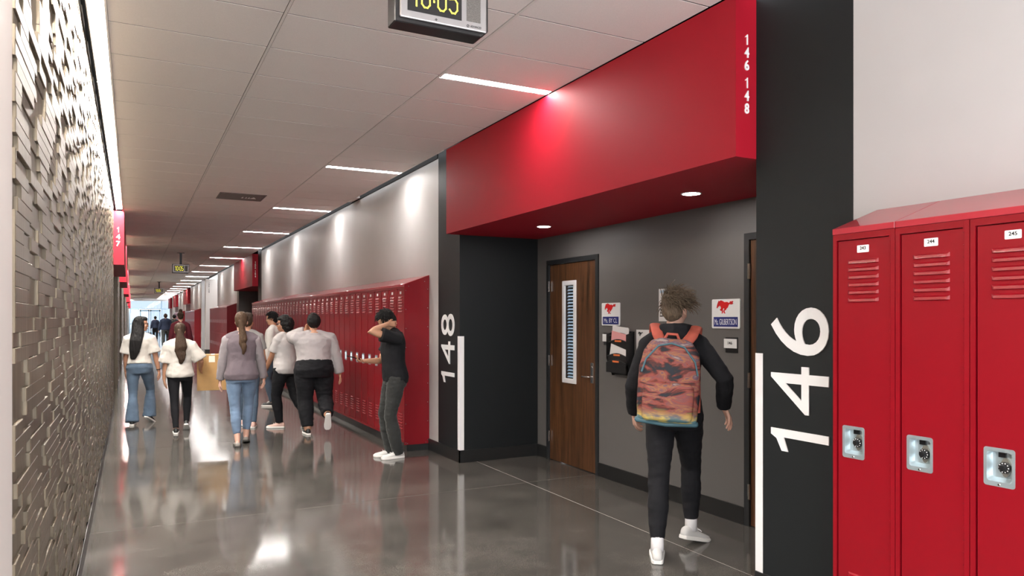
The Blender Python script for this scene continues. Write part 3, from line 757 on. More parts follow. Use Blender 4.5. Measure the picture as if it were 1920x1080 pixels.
# ================================================================== CLASSROOM DOORS
def classroom_door(n, y0, y1, label, lite=True):
    # frame outer y0..y1 (y1 hinge side, further away)
    f = MB(); x0, x1 = XA-.012, XA+.15; fw = .05
    f.box(x0, x1, y0, y0+fw, 0, 2.185); f.box(x0, x1, y1-fw, y1, 0, 2.185); f.box(x0, x1, y0+fw, y1-fw, 2.135, 2.185)
    fr = struct(f.obj(f'trim_{n+4}', 'frame_dark'), f'dark steel door frame {"left of the name signs" if lite else "at the right edge of the recess"}')
    a, b = y0+fw+.003, y1-fw-.003; xd0, xd1 = XA+.006, XA+.05
    c = (a+b)/2
    ly0, ly1, lz0, lz1 = c-.047, c+.147, .905, 1.91
    d = MB()
    d.box(xd0, xd1, a, ly0, .008, 2.132); d.box(xd0, xd1, ly1, b, .008, 2.132); d.box(xd0, xd1, ly0, ly1, lz1, 2.132); d.box(xd0, xd1, ly0, ly1, .008, lz0)
    dr = struct(d.obj(f'door_{n}', 'walnut_veneer'), label)
    lf = MB(); w = .038
    for ya, yb, za, zb in ((ly0-w, ly0+.012, lz0-w, lz1+w), (ly1-.012, ly1+w, lz0-w, lz1+w), (ly0, ly1, lz1-.012, lz1+w), (ly0, ly1, lz0-w, lz0+.012)):
        lf.box(xd0-.012, xd0+.01, ya, yb, za, zb)
    lf.obj('lite_frame', 'white_plastic', dr, bevel=.006, seg=2)
    MB().box(xd0+.018, xd0+.022, ly0, ly1, lz0, lz1).obj('pane', 'clear_glass', dr)
    k = 0; z = lz0+.02
    while z < lz1-.01:
        MB().prism([(xd1-.018, z), (xd1+.004, z+.013), (xd1+.004, z+.016), (xd1-.018, z+.003)], 1, ly0+.006, ly1-.006).obj('blind_slat', 'blind', dr)
        z += .034; k += 1
    MB().box(xd1+.03, xd1+.034, ly0-.1, ly0+.075, .5, 1.5).obj('window_shade', 'blind_dark', dr)
    MB().box(xd1+.032, xd1+.036, ly0-.1, ly0+.085, 1.45, 1.95).obj('window_shade', 'paper', dr)
    hy = a+.072
    m = MB(); m.box(xd0-.008, xd0, hy-.024, hy+.024, .90, 1.105); m.obj('lever_plate', 'chrome', dr, bevel=.003)
    m = MB(); m.tube([(xd0-.005, hy, .965), (xd0-.045, hy, .965), (xd0-.052, hy+.012, .965), (xd0-.052, hy+.115, .962)], [.009, .009, .009, .0075], 10); m.obj('lever', 'chrome', dr, smooth=True)
    m = MB(); v, f_ = lathe_x([(xd0-.012, .010), (xd0-.010, .013), (xd0, .013)], 14); m.add([(p[0], p[1]+hy, p[2]+1.06) for p in v], f_); m.obj('lock_cylinder', 'chrome', dr)
    for z in (.26, 1.09, 1.90):
        MB().box(XA-.016, XA-.004, y1-fw-.006, y1-fw+.010, z-.057, z+.057).obj('hinge', 'chrome', dr)
    return dr
classroom_door(1, 5.994, 7.005, 'walnut veneer classroom door with narrow blind-covered window')
classroom_door(2, 3.05, 4.06, 'walnut veneer door mostly hidden at the right of the recess', False)

# ================================================================== WALL SIGNS
HORSE = [(-50,-4),(-47,9),(-42,19),(-38,27),(-34,23),(-26,28),(-18,26),(-10,23),(-3,19),(8,20),(15,20),(21,16),(27,17),(31,24),(36,20),(42,24),(50,22),(45,16),(50,13),(42,9),(34,9),(26,11),(21,4),(17,-4),(10,-8),(5,-15),(-3,-17),(-1,-24),(4,-29),(-4,-29),(-9,-21),(-8,-15),(-3,-10),(-8,-6),(-12,-10),(-13,-17),(-10,-23),(-14,-29),(-21,-29),(-17,-24),(-19,-18),(-27,-17),(-31,-11),(-25,-10),(-23,-5),(-27,2),(-33,5),(-37,0),(-41,1),(-45,-7)]
def horse(parent, yc, zc, s, m='sign_red', x=XA-.0095):
    o = MB().prism([(yc-px*s, zc+pz*s) for px, pz in HORSE], 0, x, x+.0015).obj('horse_emblem', m, parent)
    o.matrix_parent_inverse = parent.matrix_basis.inverted()
def name_sign(yc, zc, w, h, text, label, tw):
    t = thing('name_sign', label, 'name sign', (XA, yc, zc))
    m = MB().prism(rrect(-w/2, w/2, -h/2, h/2, .012, 4), 0, -.008, -.001); m.obj('plate', 'sign_white', t)
    horse(t, yc+.006, zc+.055, w*.6/100)
    MB().box(-.0095, -.008, -w*.43, w*.43, -h*.44, -h*.11).obj('name_panel', 'sign_blue', t)
    put_text('name_text', text, 'digit_white', FACE_W, (XA-.010, yc, zc-h*.275), h*.20, tw, t, .001)
name_sign(4.255, 1.586, .300, .228, 'Ms. GILBERTSON', 'white name sign with red horse and blue panel beside door 146', .235)
name_sign(5.785, 1.59, .300, .218, 'Ms. BY CL', 'white name sign with red horse and blue panel beside the wooden door', .215)
def room_plate(yc, zc, text, label):
    t = thing('room_plate', label, 'room plate', (XA, yc, zc))
    MB().box(-.010, -.004, -.068, .068, -.036, .036).obj('plate', 'sign_white', t, bevel=.002)
    MB().box(-.004, -.001, -.075, .055, -.07, .048).obj('backer', 'black_plastic', t)
    if text: put_text('room_digits', text, 'ink', FACE_W, (XA-.0105, yc, zc+.004), .024, .045, t, .001, bold=.01)
room_plate(4.205, 1.357, '146', 'small white room plate 146 below the name sign')
room_plate(5.853, 1.362, '', 'small white room plate half hidden by the file holder')
t = thing('notice_paper', 'white notice with small dark horse pinned beside the file holder', 'notice', (XA, 5.25, 1.33))
MB().box(-.004, -.001, -.14, .138, -.12, .118).obj('sheet', 'paper', t)
horse(t, 5.325, 1.41, .0007, 'ink', XA-.0052)
t = thing('wall_poster', 'tall pale poster on the grey wall behind the walker', 'poster', (XA, 4.95, 1.665))
MB().box(-.004, -.001, -.118, .118, -.14, .141).obj('sheet', 'paper', t)
MB().box(-.0048, -.004, .01, .10, .105, .13).obj('heading_bar', 'blind', t)
for k in range(5): MB().box(-.0048, -.004, .06-.004*k, .10, -.10+.028*k, -.09+.028*k).obj('text_line', 'ink', t)

# ================================================================== FILE HOLDER
fy0, fy1 = 5.42, 5.73
t = thing('file_holder', 'black mesh wall file holder with stepped pockets full of papers', 'file holder', (XA, (fy0+fy1)/2, 1.0))
w2 = (fy1-fy0)/2
MB().box(-.006, -.001, -w2, w2, .02, .43).obj('back_panel', 'black_wire_mesh', t)
for s in (-1, 1):
    MB().prism([(-.001, .01), (-.03, .01), (-.095, .17), (-.095, .40), (-.001, .43)], 1, s*w2-.002, s*w2+.002).obj('side_panel', 'black_wire_mesh', t)
pz = (.165, .225, .355, .415)
for k, z in enumerate(pz):
    xo = -.095+(.006*k if k < 2 else .004*k)
    xo = (-.097, -.085, -.070, -.055)[k]
    arc = [(-w2, z-.12)]+[(w2, z-.12)]+[(w2-2*w2*q/10, z-.03+.03*math.sin(PI*q/10)) for q in range(11)]
    MB().prism(arc, 0, xo-.002, xo).obj('pocket', 'black_wire_mesh', t)
    MB().tube([(xo-.001, -w2+2*w2*q/10, z-.03+.03*math.sin(PI*q/10)) for q in range(11)], [.003]*11, 6).obj('pocket_rim', 'black_plastic', t)
    MB().box(xo-.005, xo-.002, -.05, .05, z-.024, z-.008).obj('pocket_tag', 'tag_orange', t)
rp = random.Random(5)
def sheets(n, z, xo, m, labelbase):
    for k in range(n):
        a = rp.uniform(-.25, .25); c, s = math.cos(a), math.sin(a); hw, hh = .125, .10
        q = [(c*u-s*v_, z+s*u+c*v_) for u, v_ in ((-hw, -hh), (hw, -hh), (hw, hh), (-hw, hh))]
        q = [(max(-w2+.004, min(w2-.004, u)), v_) for u, v_ in q]
        o = MB().prism(q, 0, xo+.0035*k, xo+.0035*k+.0012).obj('paper_sheet', m)
        o.location = (XA, (fy0+fy1)/2, 1.0)
        tag(o, labelbase[k], 'paper', 'papers in the wall file holder')
sheets(2, .372, -.050, 'paper', ['white sheet sticking up from the top file pocket, front one', 'white sheet sticking up from the top file pocket, rear one'])
sheets(1, .318, -.064, 'paper_pink', ['pink sheet in the second file pocket from the top'])
sheets(1, .190, -.080, 'paper', ['white sheet in the third file pocket from the top'])
# ================================================================== PEOPLE
def voxmesh(name, mb, vox, smooth=4, fac=.5):
    me = mb.mesh(name); o = bpy.data.objects.new(name, me); COL.objects.link(o)
    r = o.modifiers.new('r', 'REMESH'); r.mode = 'VOXEL'; r.voxel_size = vox; r.adaptivity = 0; r.use_smooth_shade = True
    if smooth:
        s = o.modifiers.new('s', 'SMOOTH'); s.factor = fac; s.iterations = smooth
    bpy.context.view_layer.update()
    out = bpy.data.meshes.new_from_object(o.evaluated_get(bpy.context.evaluated_depsgraph_get()))
    bpy.data.objects.remove(o); bpy.data.meshes.remove(me)
    out.name = name; out.materials.clear()
    return out
def folds(me, amp, fx=(9, 9, 16), seed=0.0, extra=None):
    """push vertices in and out: soft cloth folds / hair locks as real relief"""
    n = len(me.vertices); co = np.empty(n*3); me.vertices.foreach_get('co', co); co = co.reshape(-1, 3)
    no = np.empty(n*3); me.vertices.foreach_get('normal', no); no = no.reshape(-1, 3)
    d = np.empty(n)
    for i in range(n):
        x, y, z = co[i]
        q = mnoise.noise((x*fx[0]+seed, y*fx[1], z*fx[2]))
        d[i] = (1-abs(q)*2.2)*.6 + mnoise.noise((x*fx[0]*2.3, y*fx[1]*2.3+seed, z*fx[2]*2.1))*.5
    co = co + no*(d*amp)[:, None]
    me.vertices.foreach_set('co', co.ravel()); me.update()
def ik(A, C, l1, l2, pole):
    A = Vector(A); C = Vector(C); v = C-A; d = min(v.length, (l1+l2)*.9985); u = v.normalized(); C = A+u*d
    a = (l1*l1-l2*l2+d*d)/(2*d); h = math.sqrt(max(l1*l1-a*a, 0))
    p = Vector(pole); p = p-u*p.dot(u)
    p = p.normalized() if p.length > 1e-5 else Vector((0, 1, 0))
    return A+u*a+p*h, C
def hand_geo(mb, fingers, wrist, hd, pn, k, curl, side):
    """palm into mb (body volume), five separate fingers into fingers"""
    w = Vector(wrist); d = Vector(hd).normalized(); n = Vector(pn); n = (n-d*n.dot(d)).normalized()   # n: palm normal
    s = d.cross(n)*side                                                                               # towards the thumb
    mb.tube([w-d*.01*k, w+d*.03*k, w+d*.07*k, w+d*.092*k], [(.027*k, .021*k), (.034*k, .018*k), (.040*k, .016*k), (.037*k, .014*k)], 12, side=s)
    for i, (off, ln) in enumerate(((.028, .072), (.0095, .080), (-.0095, .075), (-.027, .058))):
        b = w+d*(.086-.004*abs(i-1))*k+s*off*k; r = .0088*k; p = [b-d*.012*k]; dirv = d.copy(); cr = []
        pos = b; rr = [r]
        for seg, fr in enumerate((.45, .32, .23)):
            ang = curl*(.55, .75, .55)[seg]*(1+.12*i)
            dirv = (dirv*math.cos(ang)+n*math.sin(ang)).normalized()
            pos = pos+dirv*ln*fr*k; p.append(pos.copy()); rr.append(r*(.97, .9, .78)[seg])
            n = (n-dirv*n.dot(dirv)).normalized() if False else n
        fingers.tube(p, rr, 8)
    b = w+d*.028*k+s*.026*k; q = (d*.72+s*.6+n*.25).normalized(); p1 = b+q*.034*k
    q2 = (d*.9+s*.15+n*(.2+curl*.5)).normalized(); p2 = p1+q2*.030*k; p3 = p2+(d*.9-s*.1*curl+n*(.2+curl*.6)).normalized()*.022*k
    fingers.tube([b-q*.014*k, b, p1, p2, p3], [.012*k, .0125*k, .0105*k, .0098*k, .0075*k], 8)
def head_rot(yaw, pitch, roll=0):
    return Matrix.Rotation(math.radians(-yaw), 3, 'Z') @ Matrix.Rotation(math.radians(-pitch), 3, 'X') @ Matrix.Rotation(math.radians(roll), 3, 'Y')
def shoe(parent, ank, k, pitch, yaw, upper, sole, style='sneaker'):
    R = Matrix.Rotation(math.radians(-yaw), 3, 'Z') @ Matrix.Rotation(math.radians(-pitch), 3, 'X')
    A = Vector(ank)
    secs = [(-.078, .020, .052), (-.066, .031, .082), (-.03, .036, .098), (.02, .038, .092), (.06, .042, .072), (.105, .047, .058), (.145, .046, .050), (.178, .036, .043), (.196, .018, .032)]
    if style == 'flat': secs = [(y, w, t*.72 if y < .03 else t*.85) for y, w, t in secs]
    n = 12
    def loft(f):
        V = []; F = []
        for y, w, t in secs:
            for q in f(y, w, t): V.append(A+R @ (Vector(q)*k)+Vector((0, 0, 0)))
        c = len(V)//len(secs)
        for i in range(len(secs)-1):
            for j in range(c): F.append((i*c+j, i*c+(j+1) % c, (i+1)*c+(j+1) % c, (i+1)*c+j))
        F.append(tuple(range(c))); F.append(tuple((len(secs)-1)*c+j for j in range(c)))
        return V, F
    z0 = -.083
    def up(y, w, t):
        return [(w*math.cos(a)*(1 if math.sin(a) < 0 else .94), y, z0+.012+(t-.012)*(.5+.5*math.sin(a)) if math.sin(a) > -.2 else z0+.012) for a in [2*PI*j/n for j in range(n)]]
    def so(y, w, t):
        e = .004; return [(w+e, y*1.02, z0), (w+e, y*1.02, z0+.026), (-w-e, y*1.02, z0+.026), (-w-e, y*1.02, z0)]
    m = MB(); m.add(*loft(up)); o = m.obj('shoe', upper, parent, smooth=True)
    m = MB(); m.add(*loft(so)); m.obj('sole', sole, o, bevel=.004*k)
    if style == 'sneaker':
        for q in range(3):
            y = .035+.026*q; z = z0+(.083, .074, .066)[q]
            m = MB(); m.tube([A+R @ (Vector((-.024, y, z))*k), A+R @ (Vector((0, y+.004, z+.009))*k), A+R @ (Vector((.024, y, z))*k)], [.0035*k]*3, 6); m.obj('lace', 'sole_white' if upper != 'shoe_white' else 'sock', o)
    return o
def strands(mb, c, rad, R, n, ln, rr, comb, spread, droop, zmin, rs, front=.05, jitter=.4):
    """short locks of hair: tapered curved tubes rooted on the scalp ellipsoid"""
    for i in range(n):
        for _ in range(30):
            u = Vector((rs.gauss(0, 1), rs.gauss(0, 1), rs.gauss(0, 1))).normalized()
            if u.z < zmin or (u.y > front and u.z < .45): continue
            break
        p = Vector((u.x*rad[0], u.y*rad[1], u.z*rad[2])); nn = Vector((u.x/rad[0], u.y/rad[1], u.z/rad[2])).normalized()
        d = (nn*spread+Vector(comb)+Vector((rs.uniform(-jitter, jitter), rs.uniform(-jitter, jitter), rs.uniform(-jitter, jitter)))).normalized()
        L = ln*rs.uniform(.6, 1.25); pts = [p-nn*.008]; q = p.copy()
        for s in range(4):
            q = q+d*L/4; d = (d+Vector((0, 0, -droop))+Vector((rs.uniform(-.12, .12), rs.uniform(-.12, .12), rs.uniform(-.1, .1)))).normalized()
            w = Vector((q.x/rad[0], q.y/rad[1], q.z/rad[2]))
            if w.length < 1.0: q = q/w.length*1.005
            pts.append(q.copy())
        mb.tube([c+R @ x for x in pts], [rr, rr, rr*.8, rr*.55, rr*.2], 5, dome=False)

def person(label, loc, heading, h, skin, ankL, ankR, wrL, wrR, top, bottom, hair, shoes, wid=1., dep=1., limb=1., hips=1., pel=.925, lean=(0., 0.), head=(0, 0, 0), vox=.010, group='students in the corridor', belly=0., face=False, glasses=False, shoulders=1., seed=0, arm_r=1.):
    k = h/1.75; rs = random.Random(seed+3)
    root = thing('person', label, 'person', loc, -math.radians(heading), group)
    P = Vector((0, 0, pel*k))
    sp = Vector((math.sin(math.radians(lean[1])), math.sin(math.radians(lean[0])), 1)).normalized()
    SL = .545*k
    def S(t, yo=0.): return P+sp*SL*t+Vector((0, yo*k, 0))
    # torso cross sections: t along the spine, half width, half depth, offset
    sec = [(-.14, .150*hips, .105, -.012), (.0, .168*hips, .122, -.02), (.16, .156*(hips+1)/2, .116, -.006), (.33, .140, .104, .004), (.55, .150, .110, .012), (.74, .168*shoulders, .114, .006), (.86, .160*shoulders, .100, .0), (.95, .105, .078, -.004), (1.03, .062, .060, -.002)]
    sec = [(t, a*(wid if t < .9 else wid**.35), (b+belly*max(0, 1-abs(t-.3)/.5))*dep, yo) for t, a, b, yo in sec]
    sec = [(t, a, b if t < .9 else min(b, .085), yo) for t, a, b, yo in sec]
    def torso(mb, t0, t1, off, offd=None, n=20):
        ts = sorted({t0, t1} | {s[0] for s in sec if t0 < s[0] < t1}); pts = []; rd = []
        for t in ts:
            q = 0
            while q < len(sec)-2 and sec[q+1][0] < t: q += 1
            A, B = sec[q], sec[q+1]; u = (t-A[0])/(B[0]-A[0])
            a, b, yo = [A[j]+(B[j]-A[j])*u for j in (1, 2, 3)]
            pts.append(S(t, yo)); rd.append((a*k+off, b*k+(offd if offd is not None else off)))
        mb.tube(pts, rd, n, side=(1, 0, 0), dome=False)
    hipj = [P+Vector((s*.088*k*hips*(1+(wid-1)*.8), -.005*k, -.01*k)) for s in (-1, 1)]
    legs = []
    for s, a in ((0, ankL), (1, ankR)):
        A = Vector(a[:3])*k; pole = a[5] if len(a) > 5 else ((-.12, .12)[s], 1, 0)
        K, C = ik(hipj[s], A, .425*k, .425*k, pole); legs.append((hipj[s], K, C))
    shj = [S(.845)+Vector((s*.172*k*shoulders*(1+(wid-1)*.75), -.004, 0)) for s in (-1, 1)]
    arms = []
    for s, w in ((0, wrL), (1, wrR)):
        if 'e' in w:
            arms.append((shj[s], Vector(w['e'])*k, Vector(w['p'])*k)); continue
        E, C = ik(shj[s], Vector(w['p'])*k, .285*k, .255*k, w.get('pole', ((-.5, .5)[s], -1, -.2))); arms.append((shj[s], E, C))
    nb = S(1.0); HR = head_rot(*head); hc = nb+(sp*.055*k)+HR @ Vector((0, .018, .115))*k
    def lp(a, b, t): return a+(b-a)*t
    L = limb
    def leg_pts(g, off=0., top=.0, bot=1.0):
        Hh, K, A = g; pts = [lp(Hh, K, t) for t in (0, .35, .75)]+[K]+[lp(K, A, t) for t in (.18, .38, .7, 1.)]
        rd = [.090*L, .084*L, .064*L, .057*L, .056*L, .058*L, .044*L, .036*L]
        return pts, [r*k+off for r in rd]
    def arm_pts(g, off=0., end=1.0):
        Sh, E, W = g; pts = [Sh, lp(Sh, E, .3), lp(Sh, E, .8), E, lp(E, W, .25), lp(E, W, .7), W]
        rd = [.052, .049, .043, .041, .042, .034, .027]
        return pts, [r*k*arm_r+off for r in rd]
    def trap(Sh): return [S(.97)+(Sh-S(.845))*.22, S(.92)+(Sh-S(.845))*.62, Sh]
    # ---------------- body: one surface from ankles to crown
    b = MB(); torso(b, -.14, 1.03, 0)
    for g in legs:
        b.tube(*leg_pts(g), n=12)
    for s, g in enumerate(legs):
        a = (ankL, ankR)[s]; R = Matrix.Rotation(math.radians(-a[4]), 3, 'Z') @ Matrix.Rotation(math.radians(-a[3]), 3, 'X')
        b.tube([g[2]+R @ Vector((0, -.03, -.035))*k, g[2]+R @ Vector((0, .04, -.04))*k, g[2]+R @ Vector((0, .12, -.055))*k], [.030*k, .033*k, .026*k], 10)
    fing = MB()
    for s, g in enumerate(arms):
        b.tube(*arm_pts(g), n=12); b.tube(trap(g[0]), [.048*k, .050*k, .050*k], 12)
        w = (wrL, wrR)[s]; fd = (g[2]-g[1]).normalized()
        hd = Vector(w.get('hd', fd)); pn = Vector(w.get('pn', ((1, 0, 0), (-1, 0, 0))[s]))
        hand_geo(b, fing, g[2], hd, pn, k, w.get('curl', .45), (1, -1)[s])
    b.tube([S(.93), nb, nb+(hc-nb)*.55], [.066*k, .056*k, .054*k], 14)
    def E(c, r): b.ell(hc+HR @ (Vector(c)*k), [q*k for q in r], HR)
    E((0, -.012, .022), (.074, .096, .094)); E((0, .030, -.045), (.058, .064, .078)); E((0, .066, -.098), (.026, .022, .022)); E((0, .02, .03), (.068, .072, .07))
    E((0, .093, -.034), (.0125, .024, .020)); E((0, .088, -.008), (.010, .016, .028)); E((0, .078, .014), (.05, .018, .014)); E((0, .082, -.072), (.024, .014, .016))
    for s in (-1, 1): E((s*.074, -.012, -.022), (.010, .020, .031)); E((s*.036, .062, -.04), (.024, .026, .026))
    me = voxmesh('body', b, min(vox, .0095), 3)
    bm = bmesh.new(); bm.from_mesh(me); tmp = fing.mesh('f'); bm.from_mesh(tmp); bm.to_mesh(me); bm.free(); bpy.data.meshes.remove(tmp)
    body = new_obj('body', me, skin, root, smooth=True)
    if face:
        for s in (-1, 1):
            m = MB(); m.ell(hc+HR @ (Vector((s*.033, .074, -.004))*k), (.013*k, .011*k, .009*k), HR, 12, 8); e = m.obj('eye', 'eye_white', body, smooth=True)
            m = MB(); m.ell(hc+HR @ (Vector((s*.033, .0835, -.004))*k), (.006*k, .003*k, .006*k), HR, 10, 6); m.obj('iris', 'iris', body, smooth=True)
            m = MB(); m.tube([hc+HR @ (Vector((s*x, y, z))*k) for x, y, z in ((.014, .092, .014), (.034, .088, .020), (.052, .074, .014))], [.0035*k]*3, 6); m.obj('eyebrow', hair[0], body, smooth=True)
        m = MB(); m.ell(hc+HR @ (Vector((0, .094, -.074))*k), (.022*k, .008*k, .008*k), HR, 12, 8); m.obj('lips', 'lips', body, smooth=True)
    if glasses:
        m = MB()
        for s in (-1, 1):
            ring = [hc+HR @ (Vector((s*.034+.023*math.cos(w), .104-.004*abs(math.cos(w)), -.006+.017*math.sin(w)))*k) for w in [2*PI*q/16 for q in range(17)]]
            m.tube(ring, [.0022*k]*17, 5, dome=False)
            m.tube([hc+HR @ (Vector(q)*k) for q in ((s*.057, .10, 0), (s*.074, .06, .0), (s*.080, -.005, -.004))], [.002*k]*3, 5)
        m.tube([hc+HR @ (Vector(q)*k) for q in ((-.011, .104, 0), (0, .108, .003), (.011, .104, 0))], [.002*k]*3, 5)
        o = m.obj('glasses', 'black_plastic'); o.parent = root; o['label'] = 'thin dark glasses'
    # ---------------- trousers
    if bottom:
        m = MB(); off = bottom.get('off', .008); torso(m, -.155, bottom.get('rise', .10), off+.004)
        for g in legs:
            pts, rd = leg_pts(g, off); fl = bottom.get('flare', (0, 0, 0)); cut = bottom.get('cut', 1.0)
            pts = list(pts); rd = list(rd); rd[-3] += fl[0]; rd[-2] += fl[1]; rd[-1] += fl[2]
            pts[-1] = lp(g[1], g[2], cut)
            if fl[2]: pts[-1] = g[2]+(g[2]-g[1]).normalized()*.035*k
            m.tube(pts, rd, 14, dome=False)
            m.ell(g[0], ((.095*L)*k+off,)*3)
        me = voxmesh('trousers', m, vox, 3); folds(me, bottom.get('amp', .005), bottom.get('freq', (7, 7, 15)), seed); new_obj('trousers', me, bottom['m'], root, smooth=True)
    # ---------------- top
    if top:
        m = MB(); off = top.get('off', .012); hem = top.get('hem', -.02)
        torso(m, hem, .985, off, top.get('offd', off)); m.tube([S(.93), S(1.02)], [(.088*k, .082*k), (.069*k, .069*k)], 16, side=(1, 0, 0), dome=False)
        if top.get('hood'):
            m.tube([S(1.0)+Vector(q)*k for q in ((-.085, .045, .0), (-.10, -.03, .015), (-.055, -.095, .02), (0, -.115, .015), (.055, -.095, .02), (.10, -.03, .015), (.085, .045, .0))], [.028*k, .042*k, .05*k, .055*k, .05*k, .042*k, .028*k], 12)
            m.tube([S(1.0)+Vector(q)*k for q in ((-.06, -.11, -.02), (0, -.135, -.045), (.06, -.11, -.02))], [.04*k, .055*k, .04*k], 12)
        sm = MB()
        for s, g in enumerate(arms):
            Sh, Eb, W = g; so = top.get('soff', .012)
            tgt = sm if top.get('sm') else m
            inn = Sh+(S(.86)-Sh)*.35; m.tube(trap(Sh), [.050*k+off*.6, .050*k+off*.7, .050*k+off*.7], 14)
            if top['sleeve'] == 'long':
                pts, rd = arm_pts(g, so); rd[-1] += .004; rd[-2] += .003
                if W: pts[-1] = lp(Eb, W, .97)
                tgt.tube([inn]+pts, [rd[0]*1.02]+rd, 14, dome=False)
            elif top['sleeve'] == 'short':
                sl = top.get('slen', .62); pts = [inn, Sh, lp(Sh, Eb, .3), lp(Sh, Eb, sl)]
                r0 = .054*k*arm_r+so
                tgt.tube(pts, [r0, r0*1.02, r0*.98, r0*1.0+top.get('sflare', .006)], 14, dome=False)
            tgt.ell(Sh, ((.053*k*arm_r+so*.8),)*3)
        me = voxmesh('shirt', m, vox, 3); folds(me, top.get('amp', .0055), top.get('freq', (8, 8, 11)), seed+5); new_obj('shirt', me, top['m'], root, smooth=True)
        if top.get('sm'):
            me = voxmesh('sleeves', sm, vox, 3); folds(me, .005, (9, 9, 14), seed+8); new_obj('sleeves', me, top['sm'], root, smooth=True)
    # ---------------- shoes
    for s, a in ((0, ankL), (1, ankR)):
        shoe(root, legs[s][2], k, a[3], a[4], *shoes[:3])
        if len(shoes) > 3:
            A = legs[s][2]; d = (legs[s][1]-A).normalized()
            m = MB(); m.tube([A-d*.02*k, A+d*.05*k, A+d*.13*k], [.042*k, .041*k, .043*k], 14, dome=False); m.obj('sock', shoes[3], root, smooth=True)
    # ---------------- hair
    hm, style = hair[0], hair[1]; hb = MB()
    def HE(c, r): hb.ell(hc+HR @ (Vector(c)*k), [q*k for q in r], HR)
    HE((0, -.026, .036), (.083, .094, .092)); HE((0, -.06, -.02), (.072, .055, .075)); HE((0, .03, .075), (.066, .062, .045))
    if style == 'curly': HE((0, -.045, .0), (.125, .11, .125)); HE((0, -.05, -.07), (.12, .085, .075)); HE((0, -.02, .06), (.10, .10, .08)); hb_amp = .014; fq = (22, 22, 22)
    elif style == 'afro': HE((0, -.045, .005), (.098, .088, .108)); hb_amp = .008; fq = (26, 26, 26)
    elif style == 'long':
        for s in (-1, 1): HE((s*.06, -.02, -.03), (.028, .07, .11))
        hb.tube([hc+HR @ Vector((0, -.05, .02))*k, nb+Vector((-.015, -.075, .03))*k, S(.8)+Vector((-.03, -.15, 0))*k, S(.5)+Vector((-.05, -.155, 0))*k, S(.28)+Vector((-.075, -.15, 0))*k], [(.085*k, .07*k), (.095*k, .06*k), (.095*k, .040*k), (.08*k, .030*k), (.04*k, .014*k)], 16, side=(1, 0, 0)); hb_amp = .006; fq = (40, 40, 3)
    elif style == 'pony':
        q0 = hc+HR @ Vector((0, -.115, -.01))*k; ln = hair[2]; wv = hair[3]; dx = hair[4] if len(hair) > 4 else 0
        pts = [hc+HR @ Vector((0, -.09, .0))*k, q0, nb+Vector((dx*.3, -.12, .03))*k]; rd = [.03*k, .032*k, (.045*k*wv, .032*k)]
        for j in range(1, 6):
            u = j/5; pts.append(S(.95-ln*u)+Vector((dx*(.3+u*.7)+.01*math.sin(j*2.2), -.155-.01*math.cos(j*1.7), 0))*k); rd.append((.05*k*wv*(1.05-.75*u**2.2), .034*k*(1-.6*u)))
        hb.tube(pts, rd, 14, side=(1, 0, 0)); HE((0, -.03, .02), (.082, .09, .09)); hb_amp = .006; fq = (36, 36, 9 if wv > 1.05 else 4)
    elif style == 'bun': HE((0, -.05, .15), (.05, .05, .045)); hb_amp = .007; fq = (25, 25, 18)
    else: hb_amp = .007; fq = (30, 30, 14)
    me = voxmesh('hair', hb, max(.0065, vox*.75), 2); folds(me, hb_amp*k, fq, seed+2)
    if style in ('short', 'messy'):
        st = MB()
        if style == 'messy': strands(st, hc+HR @ Vector((0, -.02, .03))*k, (.086*k, .098*k, .092*k), HR, 620, .085*k, .0030, (.75, -.1, .05), .35, .30, -.35, rs, front=.5, jitter=.5)
        else: strands(st, hc+HR @ Vector((0, -.018, .03))*k, (.086*k, .098*k, .092*k), HR, 560, .048*k, .0034, (0, .5, -.2), .28, .30, -.3, rs, front=.6, jitter=.35)
        bm = bmesh.new(); bm.from_mesh(me); tmp = st.mesh('f'); bm.from_mesh(tmp); bm.to_mesh(me); bm.free(); bpy.data.meshes.remove(tmp)
    new_obj('hair', me, hm, root, smooth=True)
    root['_k'] = k
    J = dict(k=k, S=S, nb=nb, hc=hc, HR=HR, legs=legs, arms=arms, P=P, root=root)
    del root['_k']
    return J
FLAT = .083
# --- 1: walker with the printed backpack
p1 = person('student in black hoodie and joggers walking away with a printed backpack', (3.20, 3.82, 0), 40, 1.74, 'skin_light',
    (-.105, -.22, FLAT, 0, -2), (.115, .20, FLAT+.03, 14, 42),
    dict(p=(-.27, .14, .90), curl=.7, pole=(-.5, -1, -.2)), dict(p=(.325, .05, .965), pole=(.45, -1, .1), curl=.5, hd=(.35, .25, -.75), pn=(-.7, -.2, -.4)),
    dict(m='cotton_black', sleeve='long', off=.022, offd=.022, hem=-.10, soff=.014, hood=True, amp=.006), dict(m='cotton_black', off=.010, cut=.86, amp=.006),
    ('hair_ash', 'messy'), ('shoe_white', 'sole_white', 'sneaker', 'sock'), pel=.915, lean=(3, 0), head=(20, 6, 0), vox=.009, seed=1)
